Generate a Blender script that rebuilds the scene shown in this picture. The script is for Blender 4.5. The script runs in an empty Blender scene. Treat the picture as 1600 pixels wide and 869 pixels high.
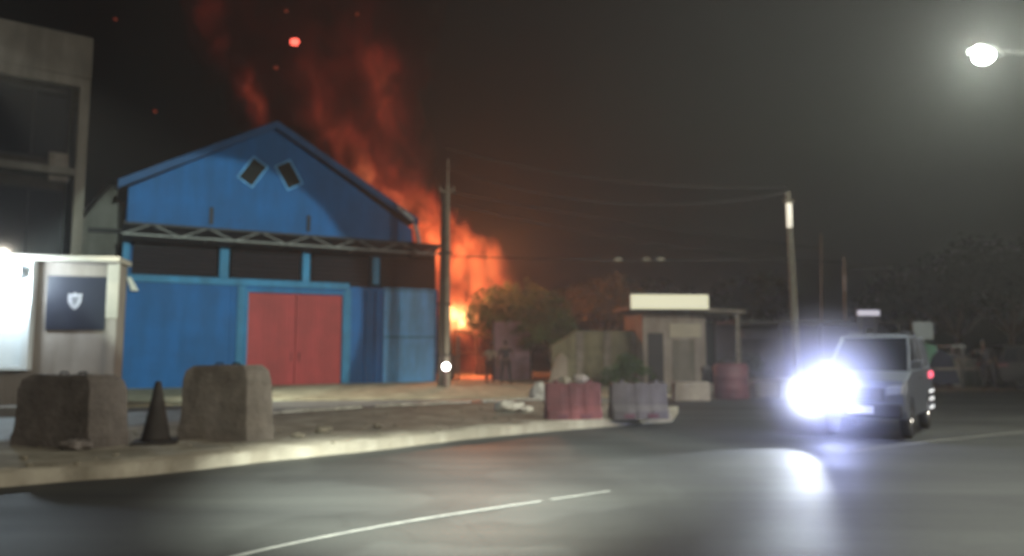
import bpy, bmesh, math, random
from mathutils import Vector, Matrix, noise as mnoise
R = math.radians
S = bpy.context.scene
COL = S.collection

# ------------------------------------------------------------------ camera
F = 1150.0            # focal length in pixels of the 1600 px wide photograph
H = 1.5               # eye height
PITCH = math.atan((545 - 434.5) / F)
cd = bpy.data.cameras.new('camera')
cam = bpy.data.objects.new('camera', cd)
COL.objects.link(cam)
cam.location = (0, 0, H)
cam.rotation_euler = (math.pi / 2 + PITCH, 0, 0)
cd.sensor_width = 36
cd.lens = F / 1600 * 36
cd.clip_end = 2000
cd.dof.use_dof = True          # the phone never locked its focus: everything far is soft
cd.dof.focus_distance = 1.6
cd.dof.aperture_fstop = 2.4
S.camera = cam

# ------------------------------------------------------------------ world, exposure
w = bpy.data.worlds.new('World')
S.world = w
w.use_nodes = True
wn, wl = w.node_tree.nodes, w.node_tree.links
wn.clear()
sky = wn.new('ShaderNodeTexSky')
sky.sky_type = 'NISHITA'
sky.sun_disc = False
sky.sun_elevation = R(4)
sky.sun_rotation = R(120)
hs = wn.new('ShaderNodeHueSaturation')
hs.inputs['Saturation'].default_value = 0.25
bg = wn.new('ShaderNodeBackground')
bg.inputs['Strength'].default_value = 0.0006
wo = wn.new('ShaderNodeOutputWorld')
wl.new(sky.outputs[0], hs.inputs['Color'])
wl.new(hs.outputs[0], bg.inputs['Color'])
wl.new(bg.outputs[0], wo.inputs['Surface'])
S.view_settings.view_transform = 'Standard'
S.view_settings.look = 'None'
S.view_settings.exposure = 0
S.view_settings.gamma = 1
S.render.engine = 'CYCLES'
S.cycles.use_denoising = True
S.cycles.max_bounces = 5
S.cycles.diffuse_bounces = 2
S.cycles.glossy_bounces = 2
S.cycles.transparent_max_bounces = 6
S.cycles.volume_bounces = 0
S.cycles.sample_clamp_indirect = 3
S.cycles.volume_max_steps = 96


# ------------------------------------------------------------------ projection helpers
def ray(u, v):
    a = (u - 800) / F
    b = -(v - 434.5) / F
    return Vector((a, math.cos(PITCH) - b * math.sin(PITCH), math.sin(PITCH) + b * math.cos(PITCH)))


def at(u, v, Y):
    d = ray(u, v)
    k = Y / d.y
    return Vector((d.x * k, Y, H + d.z * k))


def ground(u, v, z=0.0):
    d = ray(u, v)
    k = (z - H) / d.z
    return Vector((d.x * k, d.y * k, z))


class Plane:
    """vertical plane through A, heading ang; pixel -> (s along, z up)"""
    def __init__(s, A, ang):
        s.A = Vector((A[0], A[1], 0)); s.ang = ang
        s.d = Vector((math.cos(ang), math.sin(ang), 0)); s.n = Vector((-math.sin(ang), math.cos(ang), 0))

    def __call__(s, u, v, off=0.0):
        d = ray(u, v)
        A = s.A + s.n * off
        k = A.dot(s.n) / d.dot(s.n)
        p = d * k
        return ((p - A).dot(s.d), H + p.z)


# ------------------------------------------------------------------ lamps (energies in one place)
def lamp(name, kind, loc, energy, color, radius=0.1, target=None, size=None, blend=0.3):
    l = bpy.data.lights.new(name, kind)
    l.energy = energy
    l.color = color
    if kind in ('POINT', 'SPOT'):
        l.shadow_soft_size = radius
    if kind == 'SPOT':
        l.spot_size = size
        l.spot_blend = blend
    o = bpy.data.objects.new(name, l)
    COL.objects.link(o)
    o.location = loc
    if target is not None:
        o.rotation_euler = (Vector(target) - Vector(loc)).to_track_quat('-Z', 'Y').to_euler()
    return o


E_STREET = 2300      # visible street lamp
E_FLOOD = 8600       # lamp behind the camera that lights the blue facade
E_STREET2 = 2500
E_FAR = 6000
E_ROAD = 80000        # spots added at the same lamp for the bright band on the road
E_LEFT = 1500
E_HEAD = 2400
E_HEADGLOW = 230
E_FIRE = 2600
E_BOOTH = 330
COOL = (0.93, 1.0, 0.88)
LED = (0.72, 0.87, 1.0)
WARMW = (1.0, 0.90, 0.74)


# ------------------------------------------------------------------ materials
def mat(name, col, rough=0.8, var=0.25, scale=3.0, bump=0.15, metal=0.0, emit=None, estr=0.0,
        coat=0.0, stain=0.0, spec=0.5, col2=None, bscale=None):
    m = bpy.data.materials.new(name)
    m.use_nodes = True
    n, l = m.node_tree.nodes, m.node_tree.links
    b = n['Principled BSDF']
    b.inputs['Roughness'].default_value = rough
    b.inputs['Metallic'].default_value = metal
    b.inputs['Specular IOR Level'].default_value = spec
    if coat:
        b.inputs['Coat Weight'].default_value = coat
    tc = n.new('ShaderNodeTexCoord')
    t = n.new('ShaderNodeTexNoise')
    t.inputs['Scale'].default_value = scale
    t.inputs['Detail'].default_value = 6
    t.inputs['Roughness'].default_value = 0.62
    l.new(tc.outputs['Object'], t.inputs['Vector'])
    r = n.new('ShaderNodeValToRGB')
    c = Vector(col)
    d = Vector(col2) if col2 else c * (1 - var)
    e = c * (1 + var) if not col2 else c
    r.color_ramp.elements[0].position = 0.32
    r.color_ramp.elements[1].position = 0.68
    r.color_ramp.elements[0].color = (*d, 1)
    r.color_ramp.elements[1].color = (*[min(x, .95) for x in e], 1)
    l.new(t.outputs['Fac'], r.inputs['Fac'])
    out = r.outputs['Color']
    if stain:
        mp = n.new('ShaderNodeMapping')
        mp.inputs['Scale'].default_value = (1.1, 1.1, 0.22)
        t2 = n.new('ShaderNodeTexNoise')
        t2.inputs['Scale'].default_value = 1.7
        t2.inputs['Detail'].default_value = 8
        l.new(tc.outputs['Object'], mp.inputs['Vector'])
        l.new(mp.outputs[0], t2.inputs['Vector'])
        r2 = n.new('ShaderNodeValToRGB')
        r2.color_ramp.elements[0].position = 0.42
        r2.color_ramp.elements[1].position = 0.62
        k = 1 - stain
        r2.color_ramp.elements[0].color = (k, k * .97, k * .93, 1)
        r2.color_ramp.elements[1].color = (1, 1, 1, 1)
        l.new(t2.outputs['Fac'], r2.inputs['Fac'])
        mx = n.new('ShaderNodeMix')
        mx.data_type = 'RGBA'
        mx.blend_type = 'MULTIPLY'
        mx.inputs['Factor'].default_value = 1
        l.new(out, mx.inputs['A'])
        l.new(r2.outputs[0], mx.inputs['B'])
        out = mx.outputs['Result']
    l.new(out, b.inputs['Base Color'])
    if bump:
        t3 = n.new('ShaderNodeTexNoise')
        t3.inputs['Scale'].default_value = bscale or scale * 6
        t3.inputs['Detail'].default_value = 5
        l.new(tc.outputs['Object'], t3.inputs['Vector'])
        bp = n.new('ShaderNodeBump')
        bp.inputs['Strength'].default_value = bump
        bp.inputs['Distance'].default_value = 0.03
        l.new(t3.outputs['Fac'], bp.inputs['Height'])
        l.new(bp.outputs[0], b.inputs['Normal'])
    if emit:
        b.inputs['Emission Color'].default_value = (*emit, 1)
        b.inputs['Emission Strength'].default_value = estr
    return m


M = {}
M['dirt'] = mat('dirt', (.20, .175, .125), .95, .3, 1.2, .5)
M['sand'] = mat('sandy_concrete', (.46, .44, .32), .92, .3, 1.5, .6, stain=.3)
M['median'] = mat('dusty_concrete', (.34, .315, .25), .92, .2, 1.2, .9, stain=.35)
M['asphalt_old'] = mat('service_asphalt', (.19, .20, .195), .7, .3, 2.0, .5)
M['paint'] = mat('road_paint', (.19, .19, .17), .7, .3, 7, .2, col2=(.10, .10, .095))
M['kerb_white'] = mat('kerb_paint', (.72, .72, .64), .7, .3, 4, .3, col2=(.30, .29, .24))
M['blue'] = mat('blue_wall_paint', (.006, .115, .35), .75, .12, 1.2, .1, stain=.16)
M['blue_light'] = mat('light_blue_paint', (.035, .23, .45), .7, .14, 1.6, .1, stain=.25)
M['blue_pale'] = mat('pale_blue_sheet', (.12, .42, .85), .6, .12, 1.6, .1, stain=.25)
M['blue_fascia'] = mat('blue_fascia', (.008, .07, .20), .7, .2, 1.5, .1)
M['blue_dark'] = mat('dark_blue_fascia', (.014, .035, .08), .7, .2, 1.5, .1)
M['red'] = mat('red_door_paint', (.38, .032, .034), .6, .12, 1.4, .1, stain=.15)
M['louvre'] = mat('maroon_louvre', (.018, .010, .017), .7, .3, 6, .2)
M['roof'] = mat('roof_sheet', (.03, .035, .045), .6, .3, 2, .2, metal=.2)
M['darkmetal'] = mat('dark_steel', (.022, .022, .024), .6, .3, 4, .1, metal=.4)
M['truss'] = mat('grey_steel', (.13, .135, .13), .55, .35, 5, .1, metal=.3)
M['pale'] = mat('pale_trim', (.45, .50, .52), .7, .2, 4, .1)
M['black'] = mat('black_void', (.01, .012, .012), .9, .2, 2, 0)
M['beige'] = mat('beige_render', (.20, .185, .16), .85, .15, 1.2, .2, stain=.3)
M['concrete'] = mat('bare_concrete', (.24, .215, .185), .9, .28, 3, .7, stain=.35)
M['concrete_dark'] = mat('grimy_concrete', (.165, .145, .13), .9, .3, 3, .7, stain=.35)
M['concrete_pole'] = mat('pole_concrete', (.26, .24, .19), .85, .25, 3, .3)
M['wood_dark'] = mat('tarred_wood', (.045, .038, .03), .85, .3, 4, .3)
M['booth'] = mat('booth_wall', (.30, .26, .22), .8, .12, 1.3, .1, stain=.3)
M['booth_trim'] = mat('booth_trim', (.45, .41, .33), .7, .12, 2, .1)
M['navy'] = mat('navy_board', (.005, .007, .018), .5, .2, 2, .05)
M['white'] = mat('white_panel', (.78, .82, .80), .5, .05, 2, .05)
M['emblem'] = mat('emblem_print', (.36, .35, .36), .6, .25, 12, 0)
M['cone'] = mat('sooty_rubber', (.028, .024, .02), .8, .3, 6, .2)
M['plastic_red'] = mat('faded_red_plastic', (.19, .055, .06), .6, .3, 2.5, .2, stain=.35)
M['plastic_pink'] = mat('bleached_plastic', (.12, .105, .105), .6, .3, 2.5, .2, stain=.4)
M['plastic_maroon'] = mat('maroon_plastic', (.12, .035, .05), .6, .3, 3, .2)
M['litter'] = mat('white_litter', (.75, .74, .66), .6, .15, 8, .2)
M['stone'] = mat('rubble', (.24, .215, .16), .95, .3, 6, .5)
M['purple'] = mat('mauve_gate', (.26, .17, .21), .7, .2, 2, .2, stain=.3)
M['olive'] = mat('mossy_wall', (.19, .18, .115), .9, .3, 1.4, .3, stain=.35)
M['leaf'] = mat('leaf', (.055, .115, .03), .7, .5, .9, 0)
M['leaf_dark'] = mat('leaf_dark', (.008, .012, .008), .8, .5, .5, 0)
M['leaf_dry'] = mat('leaf_dry', (.10, .085, .03), .8, .5, .9, 0)
M['bark'] = mat('bark', (.09, .07, .05), .9, .3, 6, .4)
M['skin'] = mat('skin', (.11, .06, .04), .6, .1, 6, 0)
M['hair'] = mat('hair', (.01, .009, .008), .8, .1, 6, 0)
M['cloth_dark'] = mat('dark_cloth', (.022, .02, .024), .9, .2, 8, .2)
M['cloth_pale'] = mat('pale_cloth', (.42, .38, .30), .9, .15, 8, .2)
M['cloth_grey'] = mat('grey_cloth', (.16, .16, .17), .9, .2, 8, .2)
M['jeans'] = mat('jeans', (.03, .035, .06), .9, .2, 8, .2)
M['car'] = mat('car_paint', (.17, .19, .23), .4, .04, 2, 0, metal=.5, coat=.6)
M['glass'] = mat('car_glass', (.012, .014, .02), .06, .1, 2, 0, coat=1.0)
M['tyre'] = mat('tyre', (.018, .018, .018), .85, .2, 10, .2)
M['chrome'] = mat('chrome', (.65, .66, .68), .2, .05, 4, 0, metal=1)
M['plate'] = mat('number_plate', (.70, .70, .66), .5, .05, 8, 0)
M['trim_black'] = mat('black_trim', (.015, .015, .016), .6, .2, 6, 0)
M['head'] = mat('headlight_lens', (.9, .95, 1), .2, 0, 1, 0, emit=(.72, .86, 1.0), estr=30)
M['headoff'] = mat('unlit_lens', (.35, .38, .42), .15, 0, 1, 0, coat=1)
M['tail'] = mat('tail_light', (.5, .03, .05), .3, 0, 1, 0, emit=(1.0, .16, .24), estr=1.5)
M['reflector'] = mat('reflective_strip', (.85, .86, .86), .35, 0, 1, 0, emit=(.92, .95, 1.0), estr=.8)  # light caught by the strips is put in as emission
M['lamp'] = mat('lamp_lens', (.9, 1, .95), .3, 0, 1, 0, emit=(.86, 1.0, .93), estr=30)
M['lamp_small'] = mat('lamp_bulb', (1, .97, .9), .3, 0, 1, 0, emit=(1.0, .92, .88), estr=14)
M['tube'] = mat('tube_lamp', (1, .96, .85), .3, 0, 1, 0, emit=(1.0, .92, .74), estr=.75)
M['signlit'] = mat('lit_sign', (.8, .8, .62), .5, 0, 1, 0, emit=(1.0, .97, .70), estr=.40)
M['signfar'] = mat('lit_sign_far', (.8, .8, .85), .5, 0, 1, 0, emit=(.80, .78, .95), estr=.6)
M['signgrey'] = mat('sign_back', (.32, .38, .41), .5, .06, 3, .05)
M['green'] = mat('green_sheet', (.13, .30, .22), .6, .2, 3, .1, stain=.3)
M['ember'] = mat('ember', (.5, .1, .05), .8, 0, 1, 0, emit=(1.0, .13, .09), estr=2.6)
M['ember_dim'] = mat('ember_dim', (.3, .1, .05), .8, 0, 1, 0, emit=(1.0, .10, .06), estr=.06)
M['wire'] = mat('cable', (.045, .042, .04), .7, .1, 3, 0)
M['grey_wall'] = mat('grey_render', (.19, .185, .165), .9, .2, 1.0, .3, stain=.35)
M['shopwall'] = mat('shop_wall', (.33, .29, .26), .85, .2, 1.5, .2, stain=.3)
M['mist'] = mat('far_wall', (.10, .10, .14), .9, .2, .8, .2)


def road_material():
    m = bpy.data.materials.new('asphalt')
    m.use_nodes = True
    n, l = m.node_tree.nodes, m.node_tree.links
    b = n['Principled BSDF']
    tc = n.new('ShaderNodeTexCoord')

    def nz(scale, det, sc=None):
        t = n.new('ShaderNodeTexNoise')
        t.inputs['Scale'].default_value = scale
        t.inputs['Detail'].default_value = det
        if sc:
            mp = n.new('ShaderNodeMapping')
            mp.inputs['Rotation'].default_value = (0, 0, R(-36))
            mp.inputs['Scale'].default_value = sc
            l.new(tc.outputs['Object'], mp.inputs['Vector'])
            l.new(mp.outputs[0], t.inputs['Vector'])
        else:
            l.new(tc.outputs['Object'], t.inputs['Vector'])
        return t
    a = nz(1.0, 7, (.12, .9, 1))      # worn wheel tracks run along the road
    c = nz(30, 4)
    r = n.new('ShaderNodeValToRGB')
    r.color_ramp.elements[0].position = .35
    r.color_ramp.elements[1].position = .7
    r.color_ramp.elements[0].color = (.025, .026, .025, 1)
    r.color_ramp.elements[1].color = (.050, .052, .048, 1)
    l.new(a.outputs['Fac'], r.inputs['Fac'])
    mx = n.new('ShaderNodeMix'); mx.data_type = 'RGBA'; mx.blend_type = 'OVERLAY'
    mx.inputs['Factor'].default_value = .35
    l.new(r.outputs[0], mx.inputs['A']); l.new(c.outputs['Fac'], mx.inputs['B'])
    vo = n.new('ShaderNodeTexVoronoi'); vo.feature = 'DISTANCE_TO_EDGE'; vo.inputs['Scale'].default_value = .55
    wv = nz(1.5, 6)
    vm = n.new('ShaderNodeMix'); vm.data_type = 'RGBA'; vm.blend_type = 'LINEAR_LIGHT'; vm.inputs['Factor'].default_value = .25
    l.new(tc.outputs['Object'], vm.inputs['A']); l.new(wv.outputs['Color'], vm.inputs['B']); l.new(vm.outputs['Result'], vo.inputs['Vector'])
    cr = n.new('ShaderNodeMapRange'); cr.inputs['From Min'].default_value = .0; cr.inputs['From Max'].default_value = .012; cr.inputs['To Min'].default_value = .84
    l.new(vo.outputs['Distance'], cr.inputs['Value'])
    pt = nz(.35, 3); pr = n.new('ShaderNodeMapRange'); pr.inputs['From Min'].default_value = .47; pr.inputs['From Max'].default_value = .50; pr.inputs['To Min'].default_value = .78
    l.new(pt.outputs['Fac'], pr.inputs['Value'])
    mm = n.new('ShaderNodeMath'); mm.operation = 'MULTIPLY'; l.new(cr.outputs[0], mm.inputs[0]); l.new(pr.outputs[0], mm.inputs[1])
    m3 = n.new('ShaderNodeMix'); m3.data_type = 'RGBA'; m3.blend_type = 'MULTIPLY'; m3.inputs['Factor'].default_value = 1
    l.new(mx.outputs['Result'], m3.inputs['A']); l.new(mm.outputs[0], m3.inputs['B'])
    l.new(m3.outputs['Result'], b.inputs['Base Color'])
    mr = n.new('ShaderNodeMapRange')
    mr.inputs['From Min'].default_value = .3; mr.inputs['From Max'].default_value = .75
    mr.inputs['To Min'].default_value = .66; mr.inputs['To Max'].default_value = .54
    l.new(a.outputs['Fac'], mr.inputs['Value'])
    l.new(mr.outputs[0], b.inputs['Roughness'])
    bp = n.new('ShaderNodeBump'); bp.inputs['Strength'].default_value = .35; bp.inputs['Distance'].default_value = .01
    b.inputs['Specular IOR Level'].default_value = .42
    g = nz(90, 3)
    l.new(g.outputs['Fac'], bp.inputs['Height']); l.new(bp.outputs[0], b.inputs['Normal'])
    return m


M['asphalt'] = road_material()


# ------------------------------------------------------------------ mesh helpers
SPLIT = {'wall_rib', 'pilaster', 'rail', 'strut', 'frame_post', 'mirror', 'door_handle', 'filler_cap', 'fork_slot', 'post', 'floor_slab',
         'grille_bar', 'pier', 'strap', 'table_leg'}


class MB:
    def __init__(s):
        s.bm = bmesh.new()

    def box(s, x0, x1, y0, y1, z0, z1, mtx=None):
        vs = [s.bm.verts.new(p) for p in ((x0, y0, z0), (x1, y0, z0), (x1, y1, z0), (x0, y1, z0),
                                          (x0, y0, z1), (x1, y0, z1), (x1, y1, z1), (x0, y1, z1))]
        if mtx:
            for v in vs:
                v.co = mtx @ v.co
        for f in ((3, 2, 1, 0), (4, 5, 6, 7), (0, 1, 5, 4), (1, 2, 6, 5), (2, 3, 7, 6), (3, 0, 4, 7)):
            s.bm.faces.new([vs[i] for i in f])
        return s

    def bar(s, a, b, r, n=6, r2=None, caps=True):
        a, b = Vector(a), Vector(b)
        d = (b - a).normalized()
        q = d.to_track_quat('Z', 'Y')
        r2 = r if r2 is None else r2
        A, B = [], []
        for i in range(n):
            t = 2 * math.pi * (i + .5) / n
            o = q @ Vector((math.cos(t), math.sin(t), 0))
            A.append(s.bm.verts.new(a + o * r)); B.append(s.bm.verts.new(b + o * r2))
        for i in range(n):
            s.bm.faces.new((A[i], A[(i + 1) % n], B[(i + 1) % n], B[i]))
        if caps:
            s.bm.faces.new(A[::-1]); s.bm.faces.new(B)
        return s

    def tube(s, pts, rad, n=6):
        for i in range(len(pts) - 1):
            ra = rad[i] if isinstance(rad, (list, tuple)) else rad
            rb = rad[i + 1] if isinstance(rad, (list, tuple)) else rad
            s.bar(pts[i], pts[i + 1], ra, n, rb)
        return s

    def prism_y(s, poly, y0, y1):
        """polygon in (x,z), extruded along y"""
        A = [s.bm.verts.new((x, y0, z)) for x, z in poly]
        B = [s.bm.verts.new((x, y1, z)) for x, z in poly]
        n = len(poly)
        s.bm.faces.new(A); s.bm.faces.new(B[::-1])
        for i in range(n):
            s.bm.faces.new((A[i], B[i], B[(i + 1) % n], A[(i + 1) % n]))
        return s

    def prism_z(s, poly, z0, z1):
        A = [s.bm.verts.new((x, y, z0)) for x, y in poly]
        B = [s.bm.verts.new((x, y, z1)) for x, y in poly]
        n = len(poly)
        s.bm.faces.new(A[::-1]); s.bm.faces.new(B)
        for i in range(n):
            s.bm.faces.new((A[i], A[(i + 1) % n], B[(i + 1) % n], B[i]))
        return s

    def loft(s, rings, cap=True):
        L = [[s.bm.verts.new(p) for p in ring] for ring in rings]
        n = len(rings[0])
        for a, b in zip(L, L[1:]):
            for i in range(n):
                s.bm.faces.new((a[i], a[(i + 1) % n], b[(i + 1) % n], b[i]))
        if cap:
            s.bm.faces.new(L[0][::-1]); s.bm.faces.new(L[-1])
        return s

    def ball(s, c, r, sub=2, sc=(1, 1, 1), rough=0.0, seed=0):
        m = Matrix.Translation(c) @ Matrix.Diagonal((r * sc[0], r * sc[1], r * sc[2], 1))
        g = bmesh.ops.create_icosphere(s.bm, subdivisions=sub, radius=1, matrix=m)
        if rough:
            c = Vector(c)
            for v in g['verts']:
                d = v.co - c
                v.co = c + d * (1 + rough * mnoise.noise(d * (1.6 / r) + Vector((seed * 7.1, 0, 0))))
        return s

    def build(s, name, m, parent=None, bevel=0.0, smooth=False, rough=0.0, cuts=0):
        if name in SPLIT:
            s.bm.verts.index_update(); left = set(s.bm.verts); isl = []
            while left:
                st = [left.pop()]; comp = list(st)
                while st:
                    v = st.pop()
                    for e in v.link_edges:
                        q = e.other_vert(v)
                        if q in left:
                            left.discard(q); comp.append(q); st.append(q)
                isl.append(comp)
            if len(isl) > 1:
                isl.sort(key=lambda c: min((round(v.co.x, 3), round(v.co.y, 3), round(v.co.z, 3)) for v in c))
                o = None
                for comp in isl:
                    nb = MB(); mp = {}
                    for v in comp:
                        mp[v] = nb.bm.verts.new(v.co)
                    fs = set(f for v in comp for f in v.link_faces)
                    for f in sorted(fs, key=lambda f: [tuple(v.co) for v in f.verts]):
                        nb.bm.faces.new([mp[v] for v in f.verts])
                    o = nb._build(name, m, parent, bevel, smooth, rough, cuts)
                s.bm.free()
                return o
        return s._build(name, m, parent, bevel, smooth, rough, cuts)

    def _build(s, name, m, parent=None, bevel=0.0, smooth=False, rough=0.0, cuts=0):
        if cuts:
            bmesh.ops.subdivide_edges(s.bm, edges=s.bm.edges[:], cuts=cuts, use_grid_fill=True)
        if rough:
            for v in s.bm.verts:
                v.co += mnoise.noise_vector(v.co * 4.3) * rough
        bmesh.ops.recalc_face_normals(s.bm, faces=s.bm.faces[:])
        me = bpy.data.meshes.new(name)
        s.bm.to_mesh(me); s.bm.free()
        me.materials.append(m)
        o = bpy.data.objects.new(name, me)
        COL.objects.link(o)
        if parent:
            o.parent = parent
        if smooth:
            for p in me.polygons:
                p.use_smooth = True
        if bevel:
            b = o.modifiers.new('bevel', 'BEVEL'); b.width = bevel; b.segments = 2; b.limit_method = 'ANGLE'
        return o


def tag(o, label=None, cat=None, group=None, kind=None):
    if label: o['label'] = label
    if cat: o['category'] = cat
    if group: o['group'] = group
    if kind: o['kind'] = kind
    return o


def thing(name, loc, rz=0.0, label=None, cat=None, group=None):
    o = bpy.data.objects.new(name, None)
    COL.objects.link(o)
    o.location = loc; o.rotation_euler = (0, 0, rz)
    o.empty_display_size = .2
    return tag(o, label, cat, group)


def kids(o):
    return [c for c in COL.objects if c.parent == o]


def copy_tree(o, parent=None):
    c = o.copy(); COL.objects.link(c); c.parent = parent
    for ch in kids(o):
        copy_tree(ch, c)
    return c


def put(o, loc, rz=0.0, label=None, scale=None):
    o.location = loc; o.rotation_euler = (0, 0, rz)
    if label: o['label'] = label
    if scale: o.scale = scale
    return o


# ================================================================== ground and road
b = MB(); b.box(-200, 250, -60, 400, -.6, -.02)
tag(b.build('ground', M['dirt']), kind='structure')

# near carriageway, sweeping away to the right
road = [(-14, -12), (60, -12), (60, 60)]
far_edge = [ground(1600, 611), ground(1430, 613), ground(1250, 618), ground(1150, 623), ground(1050, 628)]
b = MB()
poly = [(-40, -14), (70, -14), (70, 52), (26, 31)] + [(p.x, p.y) for p in far_edge] + \
       [(2.2, 19.5), (-5, 13.2), (-8, 10.2), (-12, 6), (-20, 1), (-40, -6)]
b.prism_z(poly, -.015, 0)
tag(b.build('road', M['asphalt']), kind='structure')

# service road behind the median
b = MB()
b.prism_z([(-40, -5.9), (-20, 1.1), (-12, 6.1), (-8, 10.3), (-5, 13.3), (2.2, 19.6)] +
          [(p.x, p.y) for p in (ground(1050, 621), ground(850, 623), ground(430, 627), ground(150, 640), ground(-200, 665))], -.018, .004)
tag(b.build('service_road', M['asphalt_old']), kind='structure')

# sandy forecourt before the warehouse
b = MB()
fc = [ground(-200, 664), ground(150, 639.5), ground(430, 626.5), ground(850, 622.5), ground(1060, 620)]
b.prism_z([(p.x, p.y) for p in fc] + [(12, 33), (8, 46), (-2, 46), (-34, 30)], -.018, .05)
tag(b.build('forecourt', M['sand']), kind='structure')

# raised median with kerb
near = [ground(-420, 812), ground(0, 762), ground(242, 742), ground(430, 720), ground(578, 705), ground(756, 684), ground(898, 671), ground(1050, 659)]
farl = [ground(1060, 645), ground(980, 640), ground(850, 634), ground(640, 643), ground(430, 657), ground(220, 677), ground(0, 704), ground(-420, 765)]


def smooth_line(pts, n=6):
    out = []
    P = [pts[0]] + pts + [pts[-1]]
    for i in range(1, len(P) - 2):
        for k in range(n):
            t = k / n
            a, bb, c, d = P[i - 1], P[i], P[i + 1], P[i + 2]
            out.append(.5 * ((2 * bb) + (c - a) * t + (2 * a - 5 * bb + 4 * c - d) * t * t + (3 * bb - a - 3 * c + d) * t ** 3))
    out.append(pts[-1])
    return out


near_s, far_s = smooth_line(near), smooth_line(farl)
bm = bmesh.new()
N = 60


def resample(line, n):
    L = [0]
    for a, c in zip(line, line[1:]):
        L.append(L[-1] + (c - a).length)
    out = []
    for i in range(n):
        t = L[-1] * i / (n - 1)
        j = max(k for k in range(len(L)) if L[k] <= t + 1e-9)
        j = min(j, len(line) - 2)
        f = (t - L[j]) / max(1e-6, L[j + 1] - L[j])
        out.append(line[j].lerp(line[j + 1], f))
    return out


na, fa = resample(near_s, N), resample(far_s[::-1], N)
random.seed(3)
rows = []
for i in range(N):
    row = []
    jit = .05 * mnoise.noise(Vector((i * .45, 0, 0)))
    for j in range(9):
        t = j / 8
        p = na[i].lerp(fa[i], t)
        p = p + (fa[i] - na[i]).normalized() * (jit * (1 - t))
        h = .15 + .05 * mnoise.noise(Vector((p.x * 1.3, p.y * 1.3, 2))) * (1 if 0 < j < 8 else .3)
        row.append(bm.verts.new((p.x, p.y, h)))
    rows.append(row)
for i in range(N - 1):
    for j in range(8):
        bm.faces.new((rows[i][j], rows[i][j + 1], rows[i + 1][j + 1], rows[i + 1][j]))
for j in (0, 8):
    low = [bm.verts.new((r[j].co.x, r[j].co.y, -.01)) for r in rows]
    for i in range(N - 1):
        bm.faces.new((rows[i][j], rows[i + 1][j], low[i + 1], low[i]))
low = [bm.verts.new((v.co.x, v.co.y, -.01)) for v in rows[-1]]
for j in range(8):
    bm.faces.new((rows[-1][j], rows[-1][j + 1], low[j + 1], low[j]))
mb = MB(); mb.bm.free(); mb.bm = bm
tag(mb.build('median', M['median'], smooth=True), kind='structure')

# white painted far kerb of the median
b = MB()
for i in range(int(N * .35), N - 6):
    if i % 9 == 5:
        continue
    p, q = fa[i], fa[i + 1]
    d = (na[i] - fa[i]).normalized()
    zz = .16 + .015 * math.sin(i * 1.7)
    b.loft([[(p.x, p.y, .02), (p.x, p.y, zz + .04), (p.x + d.x * .16, p.y + d.y * .16, zz + .04), (p.x + d.x * .16, p.y + d.y * .16, .02)],
            [(q.x, q.y, .02), (q.x, q.y, zz + .04), (q.x + d.x * .16, q.y + d.y * .16, zz + .04), (q.x + d.x * .16, q.y + d.y * .16, .02)]])
tag(b.build('kerb', M['kerb_white'], bevel=.01), kind='structure')


# painted lines
def strip(b, pts, wd):
    for p, q in zip(pts, pts[1:]):
        d = (q - p).normalized()
        s_ = Vector((-d.y, d.x, 0)) * wd / 2
        vs = [b.bm.verts.new((x.x, x.y, .005)) for x in (p - s_, q - s_, q + s_, p + s_)]
        b.bm.faces.new(vs)


b = MB()
lp = smooth_line([ground(150, 925), ground(420, 858), ground(640, 815), ground(850, 783), ground(965, 766)], 8)
dash = resample(lp, 90)
for a0, a1 in ((0, 72), (73, 88)):
    strip(b, dash[a0:a1], .065)
lp2 = resample(smooth_line([ground(1330, 706), ground(1450, 691), ground(1600, 675), ground(1800, 656)], 6), 30)
strip(b, lp2, .08)
tag(b.build('road_markings', M['paint']), kind='structure')

# ================================================================== warehouse
WA = at(188, 545, 27.0); WB = at(683, 545, 33.0)
wang = math.atan2(WB.y - WA.y, WB.x - WA.x)
FP = Plane(WA, wang)
wh = thing('warehouse', (WA.x, WA.y, 0), wang, 'blue gabled warehouse with red double doors burning at its back', 'warehouse')
EL = FP(190, 292); PK = FP(430, 201); ER = FP(645, 351)
LW = FP(683, 545)[0]
zc = 5.95    # canopy level
# gable wall (upper) and ground floor with openings
DEPTH = 17
d0, d1 = FP(387, 500)[0], FP(535, 500)[0]
dz = FP(460, 459)[1]
gx1 = ER[0]
b = MB()
b.prism_y([(0, zc), (gx1, zc), (gx1, ER[1] - .25), PK, (0, EL[1])], 0, .3)
# bands of the ground floor: below the windows, left and right of the door
zb = FP(420, 443)[1]; zt = zc
b.box(0, d0, 0, .3, 0, zb - .003)
b.box(d1, LW, 0, .3, 0, zb - .003)
b.box(d0, d1, 0, .3, dz, zb - .003)
b.box(0, .3, .3, DEPTH, 0, EL[1] - .1)
b.box(gx1 - .3, gx1, .3, DEPTH, 0, ER[1] - .3)
b.box(LW - .25, LW, .3, 6, 0, zt)
b.build('wall', M['blue'], wh)
# lighter pilasters and beams
b = MB()
for u, wd in ((196, .22), (350, .34), (478, .30), (587, .30)):
    s0 = FP(u, 410)[0]
    b.box(s0 - wd / 2, s0 + wd / 2, -.10, .3, zb + .14, zt)
b.box(0, FP(545, 450)[0], -.12, -.002, zb - .14, zb + .135)
b.box(d0 - .42, d0 - .12, -.09, -.003, 0, zb - .145)
b.box(d1 + .06, d1 + .34, -.09, -.003, 0, zb - .145)
b.build('pilaster', M['blue_light'], wh, bevel=.015)
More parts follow.
